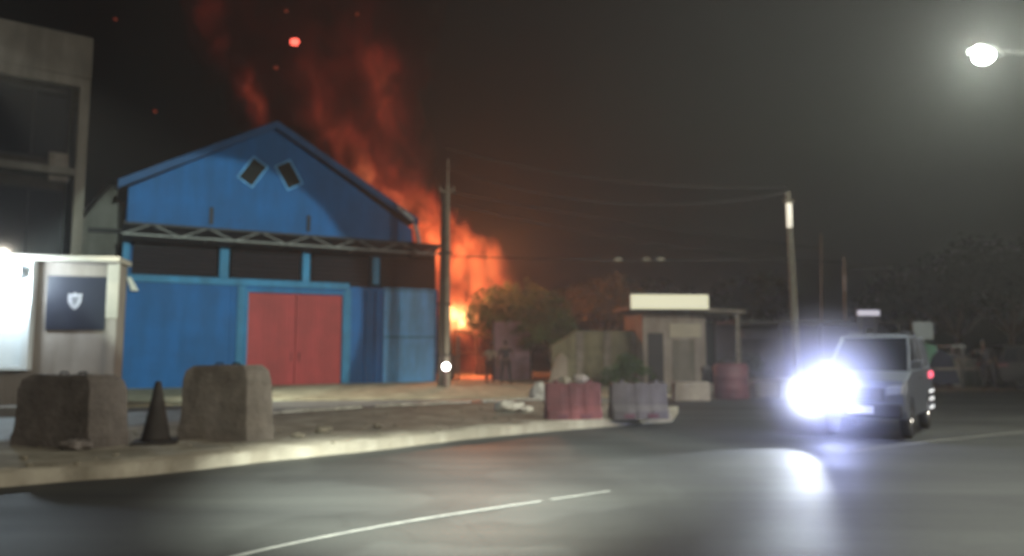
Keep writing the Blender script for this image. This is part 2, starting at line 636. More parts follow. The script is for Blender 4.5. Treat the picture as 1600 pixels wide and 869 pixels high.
# dark pilasters right of the door
b = MB()
for u, wd in ((572, .14), (588, .18)):
    s0 = FP(u, 520)[0]
    b.box(s0 - wd / 2, s0 + wd / 2, -.14, -.004, 0, zb - .15)
s0 = FP(366, 520)[0]
b.box(s0 - .16, s0 - .04, -.05, -.004, 0, zb - .15)
b.box(.1, d0 - .7, -.025, -.004, 1.9, 1.96)
b.build('wall_rib', M['blue'], wh)
# pale sheet gate on the right
g0, g1 = FP(598, 520)[0], FP(678, 520)[0]
zg = FP(640, 451)[1]
b = MB()
b.box(g0, g1, -.12, -.02, .05, zg)
gate = b.build('side_gate', M['blue_pale'], wh, bevel=.02)
b = MB()
zr = FP(640, 527)[1]
b.box(g0 + .02, g1 - .02, -.16, -.122, zr - .04, zr + .04)
b.box(g0 + .02, g1 - .02, -.16, -.122, zg - .14, zg - .06)
b.build('rail', M['blue_light'], gate)
# louvred clerestory windows
edges = [205, 341, 360, 470, 487, 579, 596, 683]
for i in range(4):
    a_, c_ = FP(edges[2 * i], 415)[0] + .03, FP(edges[2 * i + 1], 415)[0] - .03
    b = MB()
    b.box(a_, c_, .16, .22, zb + .0, zt)
    wd = b.build('window', M['black'], wh)
    b = MB()
    n_ = 9
    for k in range(n_):
        z = zb + .1 + (zt - zb - .15) * k / n_
        b.loft([[(a_, .02, z), (a_, .13, z + .11), (a_, .13, z + .13), (a_, .02, z + .02)],
                [(c_, .02, z), (c_, .13, z + .11), (c_, .13, z + .13), (c_, .02, z + .02)]])
    b.build('louvre', M['louvre'], wd)
# doors
mid = (d0 + d1) / 2
for a_, c_ in ((d0 + .01, mid - .015), (mid + .015, d1 - .01)):
    b = MB()
    b.box(a_, c_, .12, .18, .04, dz - .01)
    n_ = 9
    for k in range(n_ + 1):
        x = a_ + (c_ - a_) * k / n_
        b.box(max(a_, x - .02), min(c_, x + .02), .10, .119, .06, dz - .03)
    leafd = b.build('door', M['red'], wh)
    hx = c_ - .15 if a_ < mid - .2 else a_ + .15
    b = MB(); b.bar((hx, .05, 1.0), (hx, .05, 1.35), .02); b.bar((hx, .05, 1.0), (hx, .1, 1.0), .015); b.bar((hx, .05, 1.35), (hx, .1, 1.35), .015)
    b.build('handle', M['darkmetal'], leafd)
b = MB(); b.box(d0 - .08, d0, -.05, .15, 0, dz + .05); b.box(d1, d1 + .05, -.05, .15, 0, dz + .05); b.box(d0 - .08, d1 + .05, -.05, .1, dz + .052, dz + .12)
b.build('door_frame', M['blue_light'], wh)
# roof: two slopes running back, with a dark barge board
b = MB()
for (x0, z0), (x1, z1) in (((EL[0] - .12, EL[1] - .03), PK), (PK, (ER[0] + .1, ER[1]))):
    b.loft([[(x0, -.35, z0 + .06), (x1, -.35, z1 + .06), (x1, -.35, z1 + .20), (x0, -.35, z0 + .20)],
            [(x0, DEPTH + .3, z0 + .06), (x1, DEPTH + .3, z1 + .06), (x1, DEPTH + .3, z1 + .20), (x0, DEPTH + .3, z0 + .20)]])
roof = b.build('roof', M['roof'], wh)
b = MB()
for (x0, z0), (x1, z1) in (((EL[0] - .12, EL[1] - .03), PK), (PK, (ER[0] + .1, ER[1]))):
    b.loft([[(x0, -.42, z0 - .10), (x0, -.36, z0 - .10), (x0, -.36, z0 + .22), (x0, -.42, z0 + .22)],
            [(x1, -.42, z1 - .10), (x1, -.36, z1 - .10), (x1, -.36, z1 + .22), (x1, -.42, z1 + .22)]])
b.build('barge_board', M['blue_fascia'], roof)
b = MB()
q0, q1 = FP(616, 331), FP(640, 351)
b.loft([[(q0[0], -.47, q0[1] + .05), (q0[0], -.43, q0[1] + .05), (q0[0], -.43, q0[1] + .24), (q0[0], -.47, q0[1] + .24)],
        [(q1[0], -.47, q1[1] + .05), (q1[0], -.43, q1[1] + .05), (q1[0], -.43, q1[1] + .24), (q1[0], -.47, q1[1] + .24)]])
b.tube([(ER[0] - .05, -.3, ER[1] + .1), (ER[0] + .12, -.3, ER[1] - .5), (ER[0] + .22, -.3, zc + .15)], .09, 8)
b.build('gutter', M['pale'], wh)
# tilted louvre vents
for (u, v, ang) in ((394.5, 269.5, 33), (451, 274, -30)):
    sx, sz = FP(u, v)
    mt = Matrix.Translation((sx, 0, sz)) @ Matrix.Rotation(R(ang), 4, 'Y')
    hw, hh = .30, .50
    b = MB(); b.box(-hw, hw, -.03, -.004, -hh, hh, mt)
    ve = b.build('vent', M['black'], wh)
    b = MB()
    b.box(-hw - .06, -hw, -.09, -.006, -hh - .06, hh + .06, mt); b.box(hw, hw + .06, -.09, -.006, -hh - .06, hh + .06, mt)
    b.box(-hw, hw, -.09, -.006, hh, hh + .06, mt); b.box(-hw, hw, -.09, -.006, -hh - .06, -hh, mt)
    b.build('vent_frame', M['blue_pale'], ve)
    b = MB()
    for k in range(6):
        z = -hh + .1 + k * .16
        b.box(-hw, hw, -.07, -.032, z, z + .03, mt)
    b.build('slat', M['black'], ve)
# canopy: dark sheet roof carried by a lattice truss, with short struts up to the gable
c0, c1 = -.15, FP(690, 392, -1.5)[0]
b = MB()
b.loft([[(c0, -1.5, zc - .02), (c0, -.13, zc - .50), (c0, -.13, zc - .45), (c0, -1.5, zc + .03)],
        [(c1, -1.5, zc - .02), (c1, -.13, zc - .50), (c1, -.13, zc - .45), (c1, -1.5, zc + .03)]])
b.build('canopy', M['darkmetal'], wh)
b = MB()
zt_, zb_ = zc - .03, zc - .42
b.bar((c0, -1.55, zb_), (c1, -1.55, zb_), .055, 4)
nseg = 13
for k in range(nseg + 1):
    x = c0 + (c1 - c0) * k / nseg
    if k < nseg:
        x2 = c0 + (c1 - c0) * (k + 1) / nseg
        if k % 2 == 0:
            b.bar((x, -1.55, zb_), (x2, -1.55, zt_), .03, 4)
        else:
            b.bar((x, -1.55, zt_), (x2, -1.55, zb_), .03, 4)
for k in range(0, nseg + 1, 3):
    x = c0 + (c1 - c0) * k / nseg
    b.bar((x, -1.55, zb_), (x, -.01, zb_), .03, 4)
b.build('canopy_truss', M['truss'], wh)
b = MB()
b.bar((c0, -1.55, zt_), (c1, -1.55, zt_), .06, 4)
b.build('truss_top_rail', M['darkmetal'], wh)
b = MB()
for u in (330, 482):
    s0 = FP(u, 340)[0]
    b.box(s0 - .07, s0 + .07, -.10, -.003, zc + .38, zc + 1.05)
b.build('strut', M['darkmetal'], wh)
# small pale wall fixture high on the left corner
s0, z0 = FP(205, 445)
b = MB()
b.loft([[(s0 - .16, -.22, z0 + .26), (s0 - .02, -.22, z0 + .26), (s0 - .02, -.12, z0 + .26), (s0 - .16, -.12, z0 + .26)],
        [(s0 + .0, -.34, z0 - .24), (s0 + .24, -.34, z0 - .24), (s0 + .24, -.12, z0 - .24), (s0 + .0, -.12, z0 - .24)]])
tag(b.build('wall_lamp', M['litter']), 'small white slanted lamp housing at left corner of blue warehouse', 'wall lamp')
bpy.data.objects['wall_lamp'].location = wh.location
bpy.data.objects['wall_lamp'].rotation_euler = (0, 0, wang)

# ================================================================== dark concrete building at far left
ta = at(134, 545, 25); tb = at(0, 545, 23.6)
tang = math.atan2(ta.y - tb.y, ta.x - tb.x)
TP = Plane((tb.x, tb.y), tang)
tall = thing('concrete_building', (tb.x, tb.y, 0), tang, 'tall unlit beige concrete block at the left edge with parapet and dark glazed upper floors', 'building')
L = TP(134, 300)[0]
ztop = TP(134, 57)[1]; zpar = TP(134, 122)[1]
b = MB()
b.box(-6, L - .02, 0, .35, zpar, ztop)
b.box(-6, L - .02, .35, 9, zpar, ztop - .3)
b.build('parapet', M['beige'], tall, bevel=.03)
b = MB()
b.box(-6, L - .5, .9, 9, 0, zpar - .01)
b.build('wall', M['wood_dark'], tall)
b = MB()
b.box(L - .34, L - .03, .05, .5, 0, zpar - .01)
b.box(-6, L - .35, -.02, .3, zpar - .35, zpar - .02)
b.build('frame', M['beige'], tall)
b = MB()
for z in (3.9, 7.4):
    b.box(-6, L - .36, .1, .88, z, z + .25)
b.build('floor_slab', M['grey_wall'], tall)
for k, x in enumerate((L - 2.6, L - 5.4, L - 8.4)):
    for z in (4.6, 8.1):
        b = MB(); b.box(x, x + 2.0, .84, .89, z, z + 2.3)
        wi = b.build('window', M['glass'], tall)
        b = MB()
        b.box(x - .08, x, .80, .895, z - .08, z + 2.38); b.box(x + 2.0, x + 2.08, .80, .895, z - .08, z + 2.38)
        b.box(x, x + 2, .80, .895, z + 2.3, z + 2.38); b.box(x, x + 2, .80, .895, z - .08, z); b.box(x + .97, x + 1.03, .80, .83, z, z + 2.3)
        b.build('window_frame', M['darkmetal'], wi)
b = MB(); b.box(L - 1.1, L - .5, .5, .86, TP(105, 280)[1], TP(105, 235)[1])
b.build('air_unit', M['concrete'], tall, bevel=.02)

# small grey gable building between it and the warehouse
sa = at(120, 545, 29)
SP = Plane((sa.x, sa.y), R(20))
sb_ = thing('outbuilding', (sa.x, sa.y, 0), R(20), 'small grey gabled outbuilding squeezed between the blue warehouse and the tall block', 'building')
pts = [SP(128, 545), SP(184, 545), SP(184, 300), SP(174, 288), SP(128, 345)]
b = MB(); b.prism_y([(pts[0][0], 0), (pts[1][0], 0), pts[2], pts[3], pts[4]], 0, 6)
b.build('wall', M['grey_wall'], sb_)
b = MB()
b.bar((pts[4][0] - .2, -.1, pts[4][1]), (pts[3][0], -.1, pts[3][1] + .1), .07, 4)
b.bar((pts[3][0], -.1, pts[3][1] + .1), (pts[2][0] + .1, -.1, pts[2][1]), .07, 4)
b.build('roof_edge', M['darkmetal'], sb_)
b = MB(); z_ = SP(150, 360)[1]; b.box(pts[0][0], pts[1][0], -.2, -.003, z_ - .08, z_ + .08)
b.build('ledge', M['darkmetal'], sb_)

# ================================================================== guard booth with lit panel
ka = at(58, 545, 17.2)
kang = R(14)
KP = Plane((ka.x, ka.y), kang)
kb = thing('guard_booth', (ka.x, ka.y, 0), kang, 'small beige booth with flat roof holding a navy board and a bright lit panel', 'booth')
kr = KP(183, 500)[0]; kt = KP(120, 410)[1]
b = MB(); b.box(-3.2, kr, 0, .7, 0, kt)
b.build('wall', M['booth'], kb, bevel=.02)
b = MB(); b.box(-3.4, kr + .07, -.32, .8, kt + .002, kt + .13)
b.build('roof', M['booth_trim'], kb, bevel=.02)
b = MB()
ps = KP(166, 500)[0]
zl = KP(180, 498)[1]
b.box(ps, ps + .26, -.10, -.003, zl, kt)
b.build('pillar', M['booth_trim'], kb, bevel=.01)
b = MB(); b.box(ps + .02, ps + .24, -.08, -.003, 0, zl - .003)
b.build('pillar_base', M['booth'], kb, bevel=.01)
b = MB()
b.box(-3.4, kr + .05, -.85, -.004, 0, .22)
b.build('step', M['concrete'], kb, bevel=.02)
# navy board with shield emblem
s0, z1 = KP(76, 431); s1, z0 = KP(164, 516)
b = MB(); b.box(s0, s1, -.05, -.005, z0, z1)
board = b.build('notice_board', M['navy'], kb, bevel=.01)
cs, cz = KP(118, 470)
b = MB()
b.prism_y([(cs - .15, cz + .17), (cs - .06, cz + .15), (cs, cz + .20), (cs + .06, cz + .15), (cs + .15, cz + .17), (cs + .14, cz - .02), (cs + .08, cz - .15), (cs, cz - .22), (cs - .08, cz - .15), (cs - .14, cz - .02)], -.058, -.051)
b.build('shield_emblem', M['emblem'], board)
b = MB()
b.prism_y([(cs - .08, cz + .09), (cs + .08, cz + .09), (cs + .06, cz - .03), (cs, cz - .11), (cs - .06, cz - .03)], -.062, -.0582)
b.build('shield_field', M['cloth_grey'], board)
# bright panel in a frame
s1, z1 = KP(60, 408); _, z0 = KP(50, 578)
b = MB(); b.box(-3.0, s1 - .12, -.10, -.005, z0 + .1, z1 - .1)
pan = b.build('panel', M['white'], kb)
b = MB()
b.box(s1 - .14, s1, -.30, -.006, z0, z1); b.box(-3.1, s1 - .141, -.30, -.006, z1 - .1, z1); b.box(-3.1, s1 - .141, -.30, -.006, z0, z0 + .09)
b.build('panel_frame', M['white'], pan, bevel=.01)
# LED flood lamp on a bracket before it
ls, lz = KP(22, 425, -.5)
led = thing('flood_lamp', KP.A + KP.d * ls + KP.n * -.5 + Vector((0, 0, lz)), kang, 'glaring white flood lamp on bracket over the bright panel of the booth', 'flood lamp')
b = MB(); b.box(-.16, .16, -.05, .05, -.10, .10); b.bar((0, .05, 0), (0, .48, .12), .02)
b.build('lamp_body', M['darkmetal'], led)
b = MB(); b.box(-.14, .14, -.065, -.051, -.085, .085)
b.build('lens', M['lamp'], led)
lp_ = led.location
lamp('flood_lamp_light', 'POINT', lp_ + KP.n * -.25 + Vector((0, 0, -.02)), E_BOOTH, LED, .12)

# ================================================================== concrete blocks, cone, plastic barriers on the median
zm = .14


def block(u0, u1, uc, v0, v1, mt, label, notch=True):
    """corner-on concrete block: long face u0..uc, end face uc..u1, top at v0, foot at v1"""
    c = ground(uc, v1, zm)
    k = c.y / F
    h = (v1 - v0) * k * .99
    wl_ = (uc - u0) * k; wr = (u1 - uc) * k
    th = R(-20)
    t = thing('concrete_block', c, 0, label, 'concrete block', 'worn concrete blocks standing on the median')
    def hit(u, a, sx):
        d = Vector((sx * math.cos(a), math.sin(a), 0)); m_ = (u - 800) / F
        tt = (m_ * c.y - c.x) / (d.x - m_ * d.y)
        return d * tt
    pa = hit(u0, R(12), -1); pb = hit(u1, R(45), 1)
    foot = [Vector((0, 0, 0)), pb, pa + pb, pa]
    cen = (pa + pb) / 2
    rings = []
    for z, s_ in ((0, 1.0), (.16 * h, 1.0), (.22 * h, .965), (.80 * h, .93), (.93 * h, .86), (1.0 * h, .70)):
        rings.append([cen + (p - cen) * s_ + Vector((0, 0, z)) for p in foot])
    b = MB(); b.loft(rings)
    b.build('body', mt, t, rough=.018, cuts=3, bevel=0.012)
    for f in (.35, .65):
        b = MB()
        p = cen + (pa) * (f - .5) * .8
        b.tube([p + Vector((-.06, 0, h - .04)), p + Vector((-.05, 0, h + .03)), p + Vector((.05, 0, h + .03)), p + Vector((.06, 0, h - .04))], .012)
        b.build('lifting_loop', M['darkmetal'], t)
    return t


block(28, 212, 138, 588, 702, M['concrete_dark'], 'dark grimy concrete block, left of the black cone on the median')
block(284, 434, 386, 573, 692, M['concrete'], 'paler rounded concrete block, right of the black cone on the median')

c = ground(243, 693, zm)
k = c.y / F
cn = thing('traffic_cone', c, R(20), 'soot black traffic cone between the two concrete blocks', 'traffic cone')
b = MB(); b.box(-.30, .30, -.30, .30, 0, .05); b.build('base', M['cone'], cn, bevel=.02)
b = MB(); hh = 95 * k
rings = [[(r * math.cos(2 * math.pi * i / 20), r * math.sin(2 * math.pi * i / 20), z) for i in range(20)] for r, z in ((.21, .051), (.19, .10), (.12, hh * .5), (.045, hh * .97), (.03, hh))]
b.loft(rings); b.build('cone_body', M['cone'], cn, smooth=True)


def plastic_barrier(u0, u1, v0, v1, mt, label, rz, depth=.42):
    c = ground((u0 + u1) / 2, v1, zm)
    k = c.y / F
    wd = (u1 - u0) * k * .97; h = (v1 - v0) * k
    t = thing('plastic_barrier', c + Vector((0, .15, 0)), rz, label, 'barrier', 'faded plastic road barriers at the end of the median')
    prof = [(-depth / 2, 0), (depth / 2, 0), (depth / 2, .22 * h), (depth * .28, .40 * h), (depth * .2, h), (-depth * .2, h), (-depth * .28, .40 * h), (-depth / 2, .22 * h)]
    b = MB()
    rings = []
    for x, s_ in ((-wd / 2, .86), (-wd / 2 + .04, 1), (-wd * .2, 1), (-wd * .19, .93), (-wd * .08, .93), (-wd * .07, 1), (wd * .07, 1), (wd * .08, .93), (wd * .19, .93), (wd * .2, 1), (wd / 2 - .04, 1), (wd / 2, .86)):
        rings.append([(x, y * s_, z * (s_ * .3 + .7)) for y, z in prof])
    b.loft(rings)
    b.build('body', mt, t, bevel=.02)
    b = MB()
    for x in (-wd * .3, wd * .3):
        b.bar((x, 0, h - .02), (x, 0, h + .05), .06, 10)
    b.build('filler_cap', mt, t)
    b = MB(); b.box(-wd * .3, -wd * .12, -depth / 2 - .01, -depth * .3, .03, .10); b.box(wd * .12, wd * .3, -depth / 2 - .01, -depth * .3, .03, .10)
    b.build('fork_slot', M['plastic_maroon'], t)
    return t


plastic_barrier(851, 941, 600, 656, M['plastic_red'], 'faded red plastic barrier, nearest the litter at the median end', R(6))
plastic_barrier(953, 1046, 600, 655, M['plastic_pink'], 'bleached greyish pink plastic barrier, right of the red one', R(8))
# pale lumps resting on the red barrier
for (u, v, r, mt, lb) in ((906, 592, .12, 'shopwall', 'round pale sack lying on top of the red barrier'), (882, 596, .12, 'stone', 'dusty brown bundle lying on top of the red barrier beside pale sack')):
    c = ground(896, 656, zm)
    p = at(u, v, c.y + .15)
    b = MB(); b.ball((0, 0, 0), r, 3, (1.3, .9, .75), .35, u)
    o = b.build('sack', M[mt], smooth=True); o.location = p
    tag(o, lb, 'sack')
# maroon drum, white block, bollard and low blocks further on
c = ground(1143, 623)
dr = thing('drum', c, 0, 'dark maroon drum standing by the roadside left of the car', 'drum')
k = c.y / F
b = MB(); rr = 27 * k; hh = 52 * k
b.loft([[(r * math.cos(2 * math.pi * i / 24), r * math.sin(2 * math.pi * i / 24), z) for i in range(24)] for r, z in ((rr * .95, 0), (rr, .05), (rr * .97, hh * .3), (rr, hh * .33), (rr * .97, hh * .36), (rr * .97, hh * .62), (rr, hh * .65), (rr * .97, hh * .68), (rr, hh * .94), (rr * .93, hh))])
b.build('shell', M['plastic_maroon'], dr, smooth=True)
b = MB(); b.loft([[(r * math.cos(2 * math.pi * i / 24), r * math.sin(2 * math.pi * i / 24), z) for i in range(24)] for r, z in ((rr * .9, hh + .001), (rr * .9, hh + .04))]); b.build('lid', M['plastic_maroon'], dr)
c = ground(1080, 627)
k = c.y / F
b = MB(); b.box(-28 * k, 28 * k, -.2, .2, 0, 30 * k)
o = b.build('concrete_kerb_block', M['shopwall'], bevel=.05, cuts=2, rough=.02); o.location = c
tag(o, 'low whitish concrete block left of the maroon drum', 'concrete block')
c = ground(1104, 621)
k = c.y / F
b = MB(); b.loft([[(r * math.cos(2 * math.pi * i / 14), r * math.sin(2 * math.pi * i / 14), z) for i in range(14)] for r, z in ((.16, 0), (.14, .1), (.12, 38 * k), (.16, 40 * k), (.15, 47 * k), (.05, 49 * k))])
o = b.build('bollard', M['plastic_pink'], smooth=True); o.location = c
tag(o, 'short pale bollard touching the maroon drum', 'bollard')
for i, (u, lb) in enumerate(((1196, 'low mauve concrete block right of the maroon drum'), (1232, 'low mauve concrete block half hidden in the headlight glare'))):
    c = ground(u, 622)
    b = MB(); b.box(-.42, .42, -.22, .22, 0, .5)
    o = b.build('kerb_block', M['plastic_pink'], bevel=.06, cuts=2, rough=.02); o.location = c; o.rotation_euler = (0, 0, R(8))
    tag(o, lb, 'concrete block', 'low blocks along the far road edge')

# litter and rubble on the median
random.seed(11)
pieces = [(795, 641, .20, 'litter', 'largest white plastic bag of litter on the median'), (822, 643, .12, 'litter', 'smaller white litter scrap right of the large bag'), (845, 622, .2, 'litter', 'white crumpled sheet leaning at left end of the red barrier'),
          (505, 676, .10, 'stone', 'flat stone on the sand right of the paler block'),
          (590, 668, .07, 'stone', 'stone on the median midway to the red barrier'),  (120, 701, .13, 'concrete_dark', 'dark lump at the foot of the dark concrete block'),
          (385, 683, .10, 'concrete_dark', 'dark flat stone at the foot of the paler block'), (465, 683, .07, 'stone', 'pale stone just right of the paler concrete block')]
for i, (u, v, r, mt, lb) in enumerate(pieces):
    c = ground(u, v, .16)
    b = MB(); b.ball((0, 0, r * .4), r, 3, (1.5, 1.0, .6 if v != 622 else 1.6), .6, i)
    nm = 'litter' if mt == 'litter' else 'stone'
    o = b.build(nm, M[mt], smooth=(mt == 'litter')); o.location = c; o.rotation_euler = (0, 0, i * 1.3)
    tag(o, lb, nm, 'litter and stones strewn over the median')
b = MB()
random.seed(5)
for i in range(150):
    j = random.randrange(1, N - 1); t = random.random()
    p = na[j].lerp(fa[j], t)
    r = random.uniform(.012, .04)
    b.ball((p.x, p.y, .15 + r * .3), r, 1, (1.3, 1, .7), .5, i)
tag(b.build('gravel', M['stone']), 'loose gravel and grit scattered over the median', 'gravel', kind='stuff')


# ================================================================== trees and shrubs
def crown_mesh(name, clumps, mt, parent, n, leaf, seed, drop=.0):
    rnd = random.Random(seed)
    V, Fc = [], []
    tot = sum(c[3] ** 2 for c in clumps)
    for (cx, cy, cz, r) in clumps:
        m = int(n * r * r / tot)
        for i in range(m):
            d = Vector((rnd.gauss(0, 1), rnd.gauss(0, 1), rnd.gauss(0, 1))).normalized()
            rr = r * (rnd.random() ** .45)
            nn = mnoise.noise(d * 2.1 + Vector((cx, cy, cz)))
            rr *= 1 + .35 * nn
            if mnoise.noise((Vector((cx, cy, cz)) + d * rr) * 1.6) < -.22:
                continue
            p = Vector((cx, cy, cz)) + Vector((d.x, d.y, d.z * .85)) * rr
            a = Vector((rnd.gauss(0, 1), rnd.gauss(0, 1), rnd.gauss(0, .6))).normalized()
            c_ = a.cross(Vector((rnd.gauss(0, 1), rnd.gauss(0, 1), rnd.gauss(0, 1)))).normalized()
            s_ = leaf * rnd.uniform(.6, 1.3)
            k = len(V)
            V += [p - a * s_, p + c_ * s_ * .45, p + a * s_, p - c_ * s_ * .45]
            Fc.append((k, k + 1, k + 2, k + 3))
    me = bpy.data.meshes.new(name)
    me.from_pydata([tuple(v) for v in V], [], Fc)
    me.materials.append(mt)
    o = bpy.data.objects.new(name, me); COL.objects.link(o); o.parent = parent
    return o


def tree(name, base, h, r, label, cat, mt, n=7000, leaf=.11, seed=1, trunk_h=.35, group=None, spread=1.0):
    t = thing(name, base, 0, label, cat, group)
    rnd = random.Random(seed)
    th = h * trunk_h
    b = MB()
    top = Vector((rnd.uniform(-.2, .2), 0, th))
    b.tube([(0, 0, -.05), (.05, 0, th * .5), top], [.035 * h, .028 * h, .022 * h], 8)
    clumps = []
    k = 11
    for i in range(k):
        a = i * 2.399
        rr = r * spread * math.sqrt((i + .5) / k) * .85
        z = th + (h - th) * (.35 + .5 * (1 - (rr / r) ** 2) * rnd.uniform(.65, 1.1))
        p = Vector((rr * math.cos(a), rr * math.sin(a), z))
        b.tube([top, top.lerp(p, .5) + Vector((0, 0, .1)), p], [.015 * h, .009 * h, .004 * h], 5)
        clumps.append((p.x, p.y, p.z, r * rnd.uniform(.34, .55)))
    b.build('trunk', M['bark'], t)
    crown_mesh('crown', clumps, mt, t, n, leaf, seed)
    return t


def gp(u, Y):
    p = at(u, 545, Y); return Vector((p.x, p.y, 0))


tree('tree', gp(812, 37), 4.9, 2.5, 'bushy green tree right of the fire, its crown lit orange', 'tree', M['leaf'], 17000, .10, 3, .18)
tree('tree', gp(862, 34), 3.1, 1.5, 'smaller dark green tree leaning over the olive wall', 'tree', M['leaf'], 6000, .09, 5, .25)
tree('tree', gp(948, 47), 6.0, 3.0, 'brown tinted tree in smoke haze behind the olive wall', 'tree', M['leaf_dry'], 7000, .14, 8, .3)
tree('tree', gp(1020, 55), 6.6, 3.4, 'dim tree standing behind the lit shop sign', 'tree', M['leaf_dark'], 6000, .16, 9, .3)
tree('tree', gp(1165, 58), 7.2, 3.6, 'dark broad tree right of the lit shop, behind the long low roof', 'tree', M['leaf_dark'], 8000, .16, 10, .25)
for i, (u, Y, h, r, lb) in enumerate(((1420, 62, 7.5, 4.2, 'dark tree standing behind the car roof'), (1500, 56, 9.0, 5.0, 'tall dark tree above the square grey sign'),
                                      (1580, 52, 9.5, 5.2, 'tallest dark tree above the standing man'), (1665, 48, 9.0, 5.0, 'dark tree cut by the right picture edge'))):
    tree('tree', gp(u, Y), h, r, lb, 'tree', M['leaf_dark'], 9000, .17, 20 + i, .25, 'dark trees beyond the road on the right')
t = thing('shrub', gp(978, 27.5), 0, 'low leafy green shrub against the olive wall', 'shrub')
b = MB()
for i in range(6):
    b.tube([(0, 0, 0), (.4 * math.cos(i), .3 * math.sin(i), .7)], [.03, .01], 5)
b.build('stem', M['bark'], t)
crown_mesh('foliage', [(-.45, 0, .55, .5), (.2, -.1, .75, .55), (.65, .1, .45, .42), (0, 0, 1.05, .35)], M['leaf'], t, 3500, .06, 4)
t = thing('shrub', gp(1160, 33), 0, 'dark shrub behind the maroon drum', 'shrub')
b = MB()
for i in range(5):
    b.tube([(0, 0, 0), (.4 * math.cos(i), .3 * math.sin(i), .6)], [.03, .01], 5)
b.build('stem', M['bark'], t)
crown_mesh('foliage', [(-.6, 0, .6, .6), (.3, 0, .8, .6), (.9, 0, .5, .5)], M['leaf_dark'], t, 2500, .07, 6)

# ================================================================== background between warehouse and car
# mauve gate
MP = Plane(gp(772, 34.5), R(10))
gt = thing('sheet_gate', (MP.A.x, MP.A.y, 0), R(10), 'mauve sheet metal gate behind the two people, right of the fire', 'gate')
s1 = MP(828, 545)[0]; zz = MP(800, 503)[1]
b = MB(); b.box(0, s1, 0, .05, .05, zz)
for k in range(9):
    b.box(s1 * k / 9, s1 * k / 9 + .05, -.03, -.002, .06, zz - .01)
b.build('sheet', M['purple'], gt)
b = MB(); b.box(-.1, -.003, -.05, .08, 0, zz + .1); b.box(s1 + .003, s1 + .1, -.05, .08, 0, zz + .1)
b.build('post', M['darkmetal'], gt)
# ruined low wall right beside the warehouse, before the fire
RP = Plane(gp(700, 35), R(5))
rw = thing('broken_wall', (RP.A.x, RP.A.y, 0), R(5), 'low broken wall with pale post at the foot of the fire', 'wall')
b = MB(); b.prism_y([(-.3, 0), (.35, 0), (.35, 1.1), (.2, 1.3), (-.3, 1.45)], 0, .2); b.build('masonry', M['concrete_dark'], rw)
b = MB(); b.box(.42, .55, -.1, .05, 0, 2.1); b.build('post', M['concrete'], rw)
# burning timber shed silhouette
HP = Plane(gp(715, 41), R(5))
hs_ = thing('burning_shed', (HP.A.x, HP.A.y, 0), R(5), 'charred timber shed frame standing inside the flames', 'shed')
b = MB()
for x in (-.2, 1.1, 2.3, 3.4):
    b.bar((x, 0, 0), (x + .05, 0, 2.5 - .15 * x), .08, 5)
    b.bar((x, 2.4, 0), (x, 2.4, 2.2), .08, 5)
b.bar((-.3, 0, 2.5), (3.6, 0, 1.95), .08, 5)
b.bar((-.2, 0, 1.3), (3.4, 0, 1.1), .06, 5)
b.bar((1.1, 0, 2.3), (1.6, 2.4, 2.3), .06, 5)
b.build('timber_frame', M['cone'], hs_)
b = MB(); b.box(1.2, 3.4, .06, .10, 0, 1.05); b.build('boarding', M['cone'], hs_)

# olive boundary wall with stub pillar
OP = Plane(gp(862, 29.5), R(6))
ow = thing('boundary_wall', (OP.A.x, OP.A.y, 0), R(6), 'mossy olive boundary wall left of the lit shop', 'wall')
s1 = OP(1052, 545)[0]; zz = OP(950, 517)[1]
b = MB(); b.prism_y([(0, 0), (s1, 0), (s1, zz + .1), (s1 * .55, zz), (s1 * .2, zz + .02), (s1 * .12, zz - .25), (0, zz - .6)], 0, .22)
b.build('masonry', M['olive'], ow, bevel=.03)
b = MB()
for k in range(1, 5):
    x = s1 * k / 4.4
    b.box(x - .14, x + .14, -.07, -.003, 0, zz - .05)
b.build('pier', M['concrete'], ow)
c = gp(873, 28)
b = MB(); b.prism_y([(-.45, 0), (.35, 0), (.32, 1.15), (.1, 1.35), (-.1, 1.1), (-.25, .7)], -.15, .15)
o = b.build('broken_slab', M['booth'], cuts=1, rough=.03); o.location = c; tag(o, 'tan broken slab standing at left end of the olive wall', 'slab')

# shop with lit signboard
XP = Plane(gp(1000, 28.5), R(5))
sh = thing('roadside_shop', (XP.A.x, XP.A.y, 0), R(5), 'small roadside shop with flat roof under a glowing pale signboard', 'shop')
s1 = XP(1103, 545)[0]; zr_ = XP(1060, 488)[1]
b = MB(); b.box(XP(1005, 545)[0], s1, 0, 3, 0, zr_ - .02)
b.build('wall', M['shopwall'], sh)
b = MB(); b.loft([[(-.3, -.9, zr_ + .12), (-.3, 3.1, zr_ + .12), (-.3, 3.1, zr_ + .26), (-.3, -.9, zr_ + .26)], [(XP(1152, 490)[0], -.9, zr_ - .08), (XP(1152, 490)[0], 3.1, zr_ - .08), (XP(1152, 490)[0], 3.1, zr_ + .04), (XP(1152, 490)[0], -.9, zr_ + .04)]])
b.build('roof', M['concrete'], sh)
q0, q1 = XP(985, 483, -.95), XP(1105, 461, -.95)
b = MB(); b.box(q0[0], q1[0], -1.10, -.93, q0[1], q1[1])
sg = b.build('signboard', M['signlit'], sh, bevel=.02)
b = MB(); b.box(q0[0] - .05, q1[0] + .05, -.925, -.88, q0[1] - .05, q1[1] + .04); b.build('sign_frame', M['darkmetal'], sg)
x = XP(1142, 545)[0]
b = MB(); b.bar((x, -.7, 0), (x, -.7, zr_ - .1), .09, 8); b.build('post', M['concrete'], sh)
q0, q1 = XP(1046, 527), XP(1094, 506)
b = MB(); b.box(q0[0], q1[0], -.06, -.003, q0[1], q1[1]); b.build('fascia_panel', M['booth_trim'], sh)
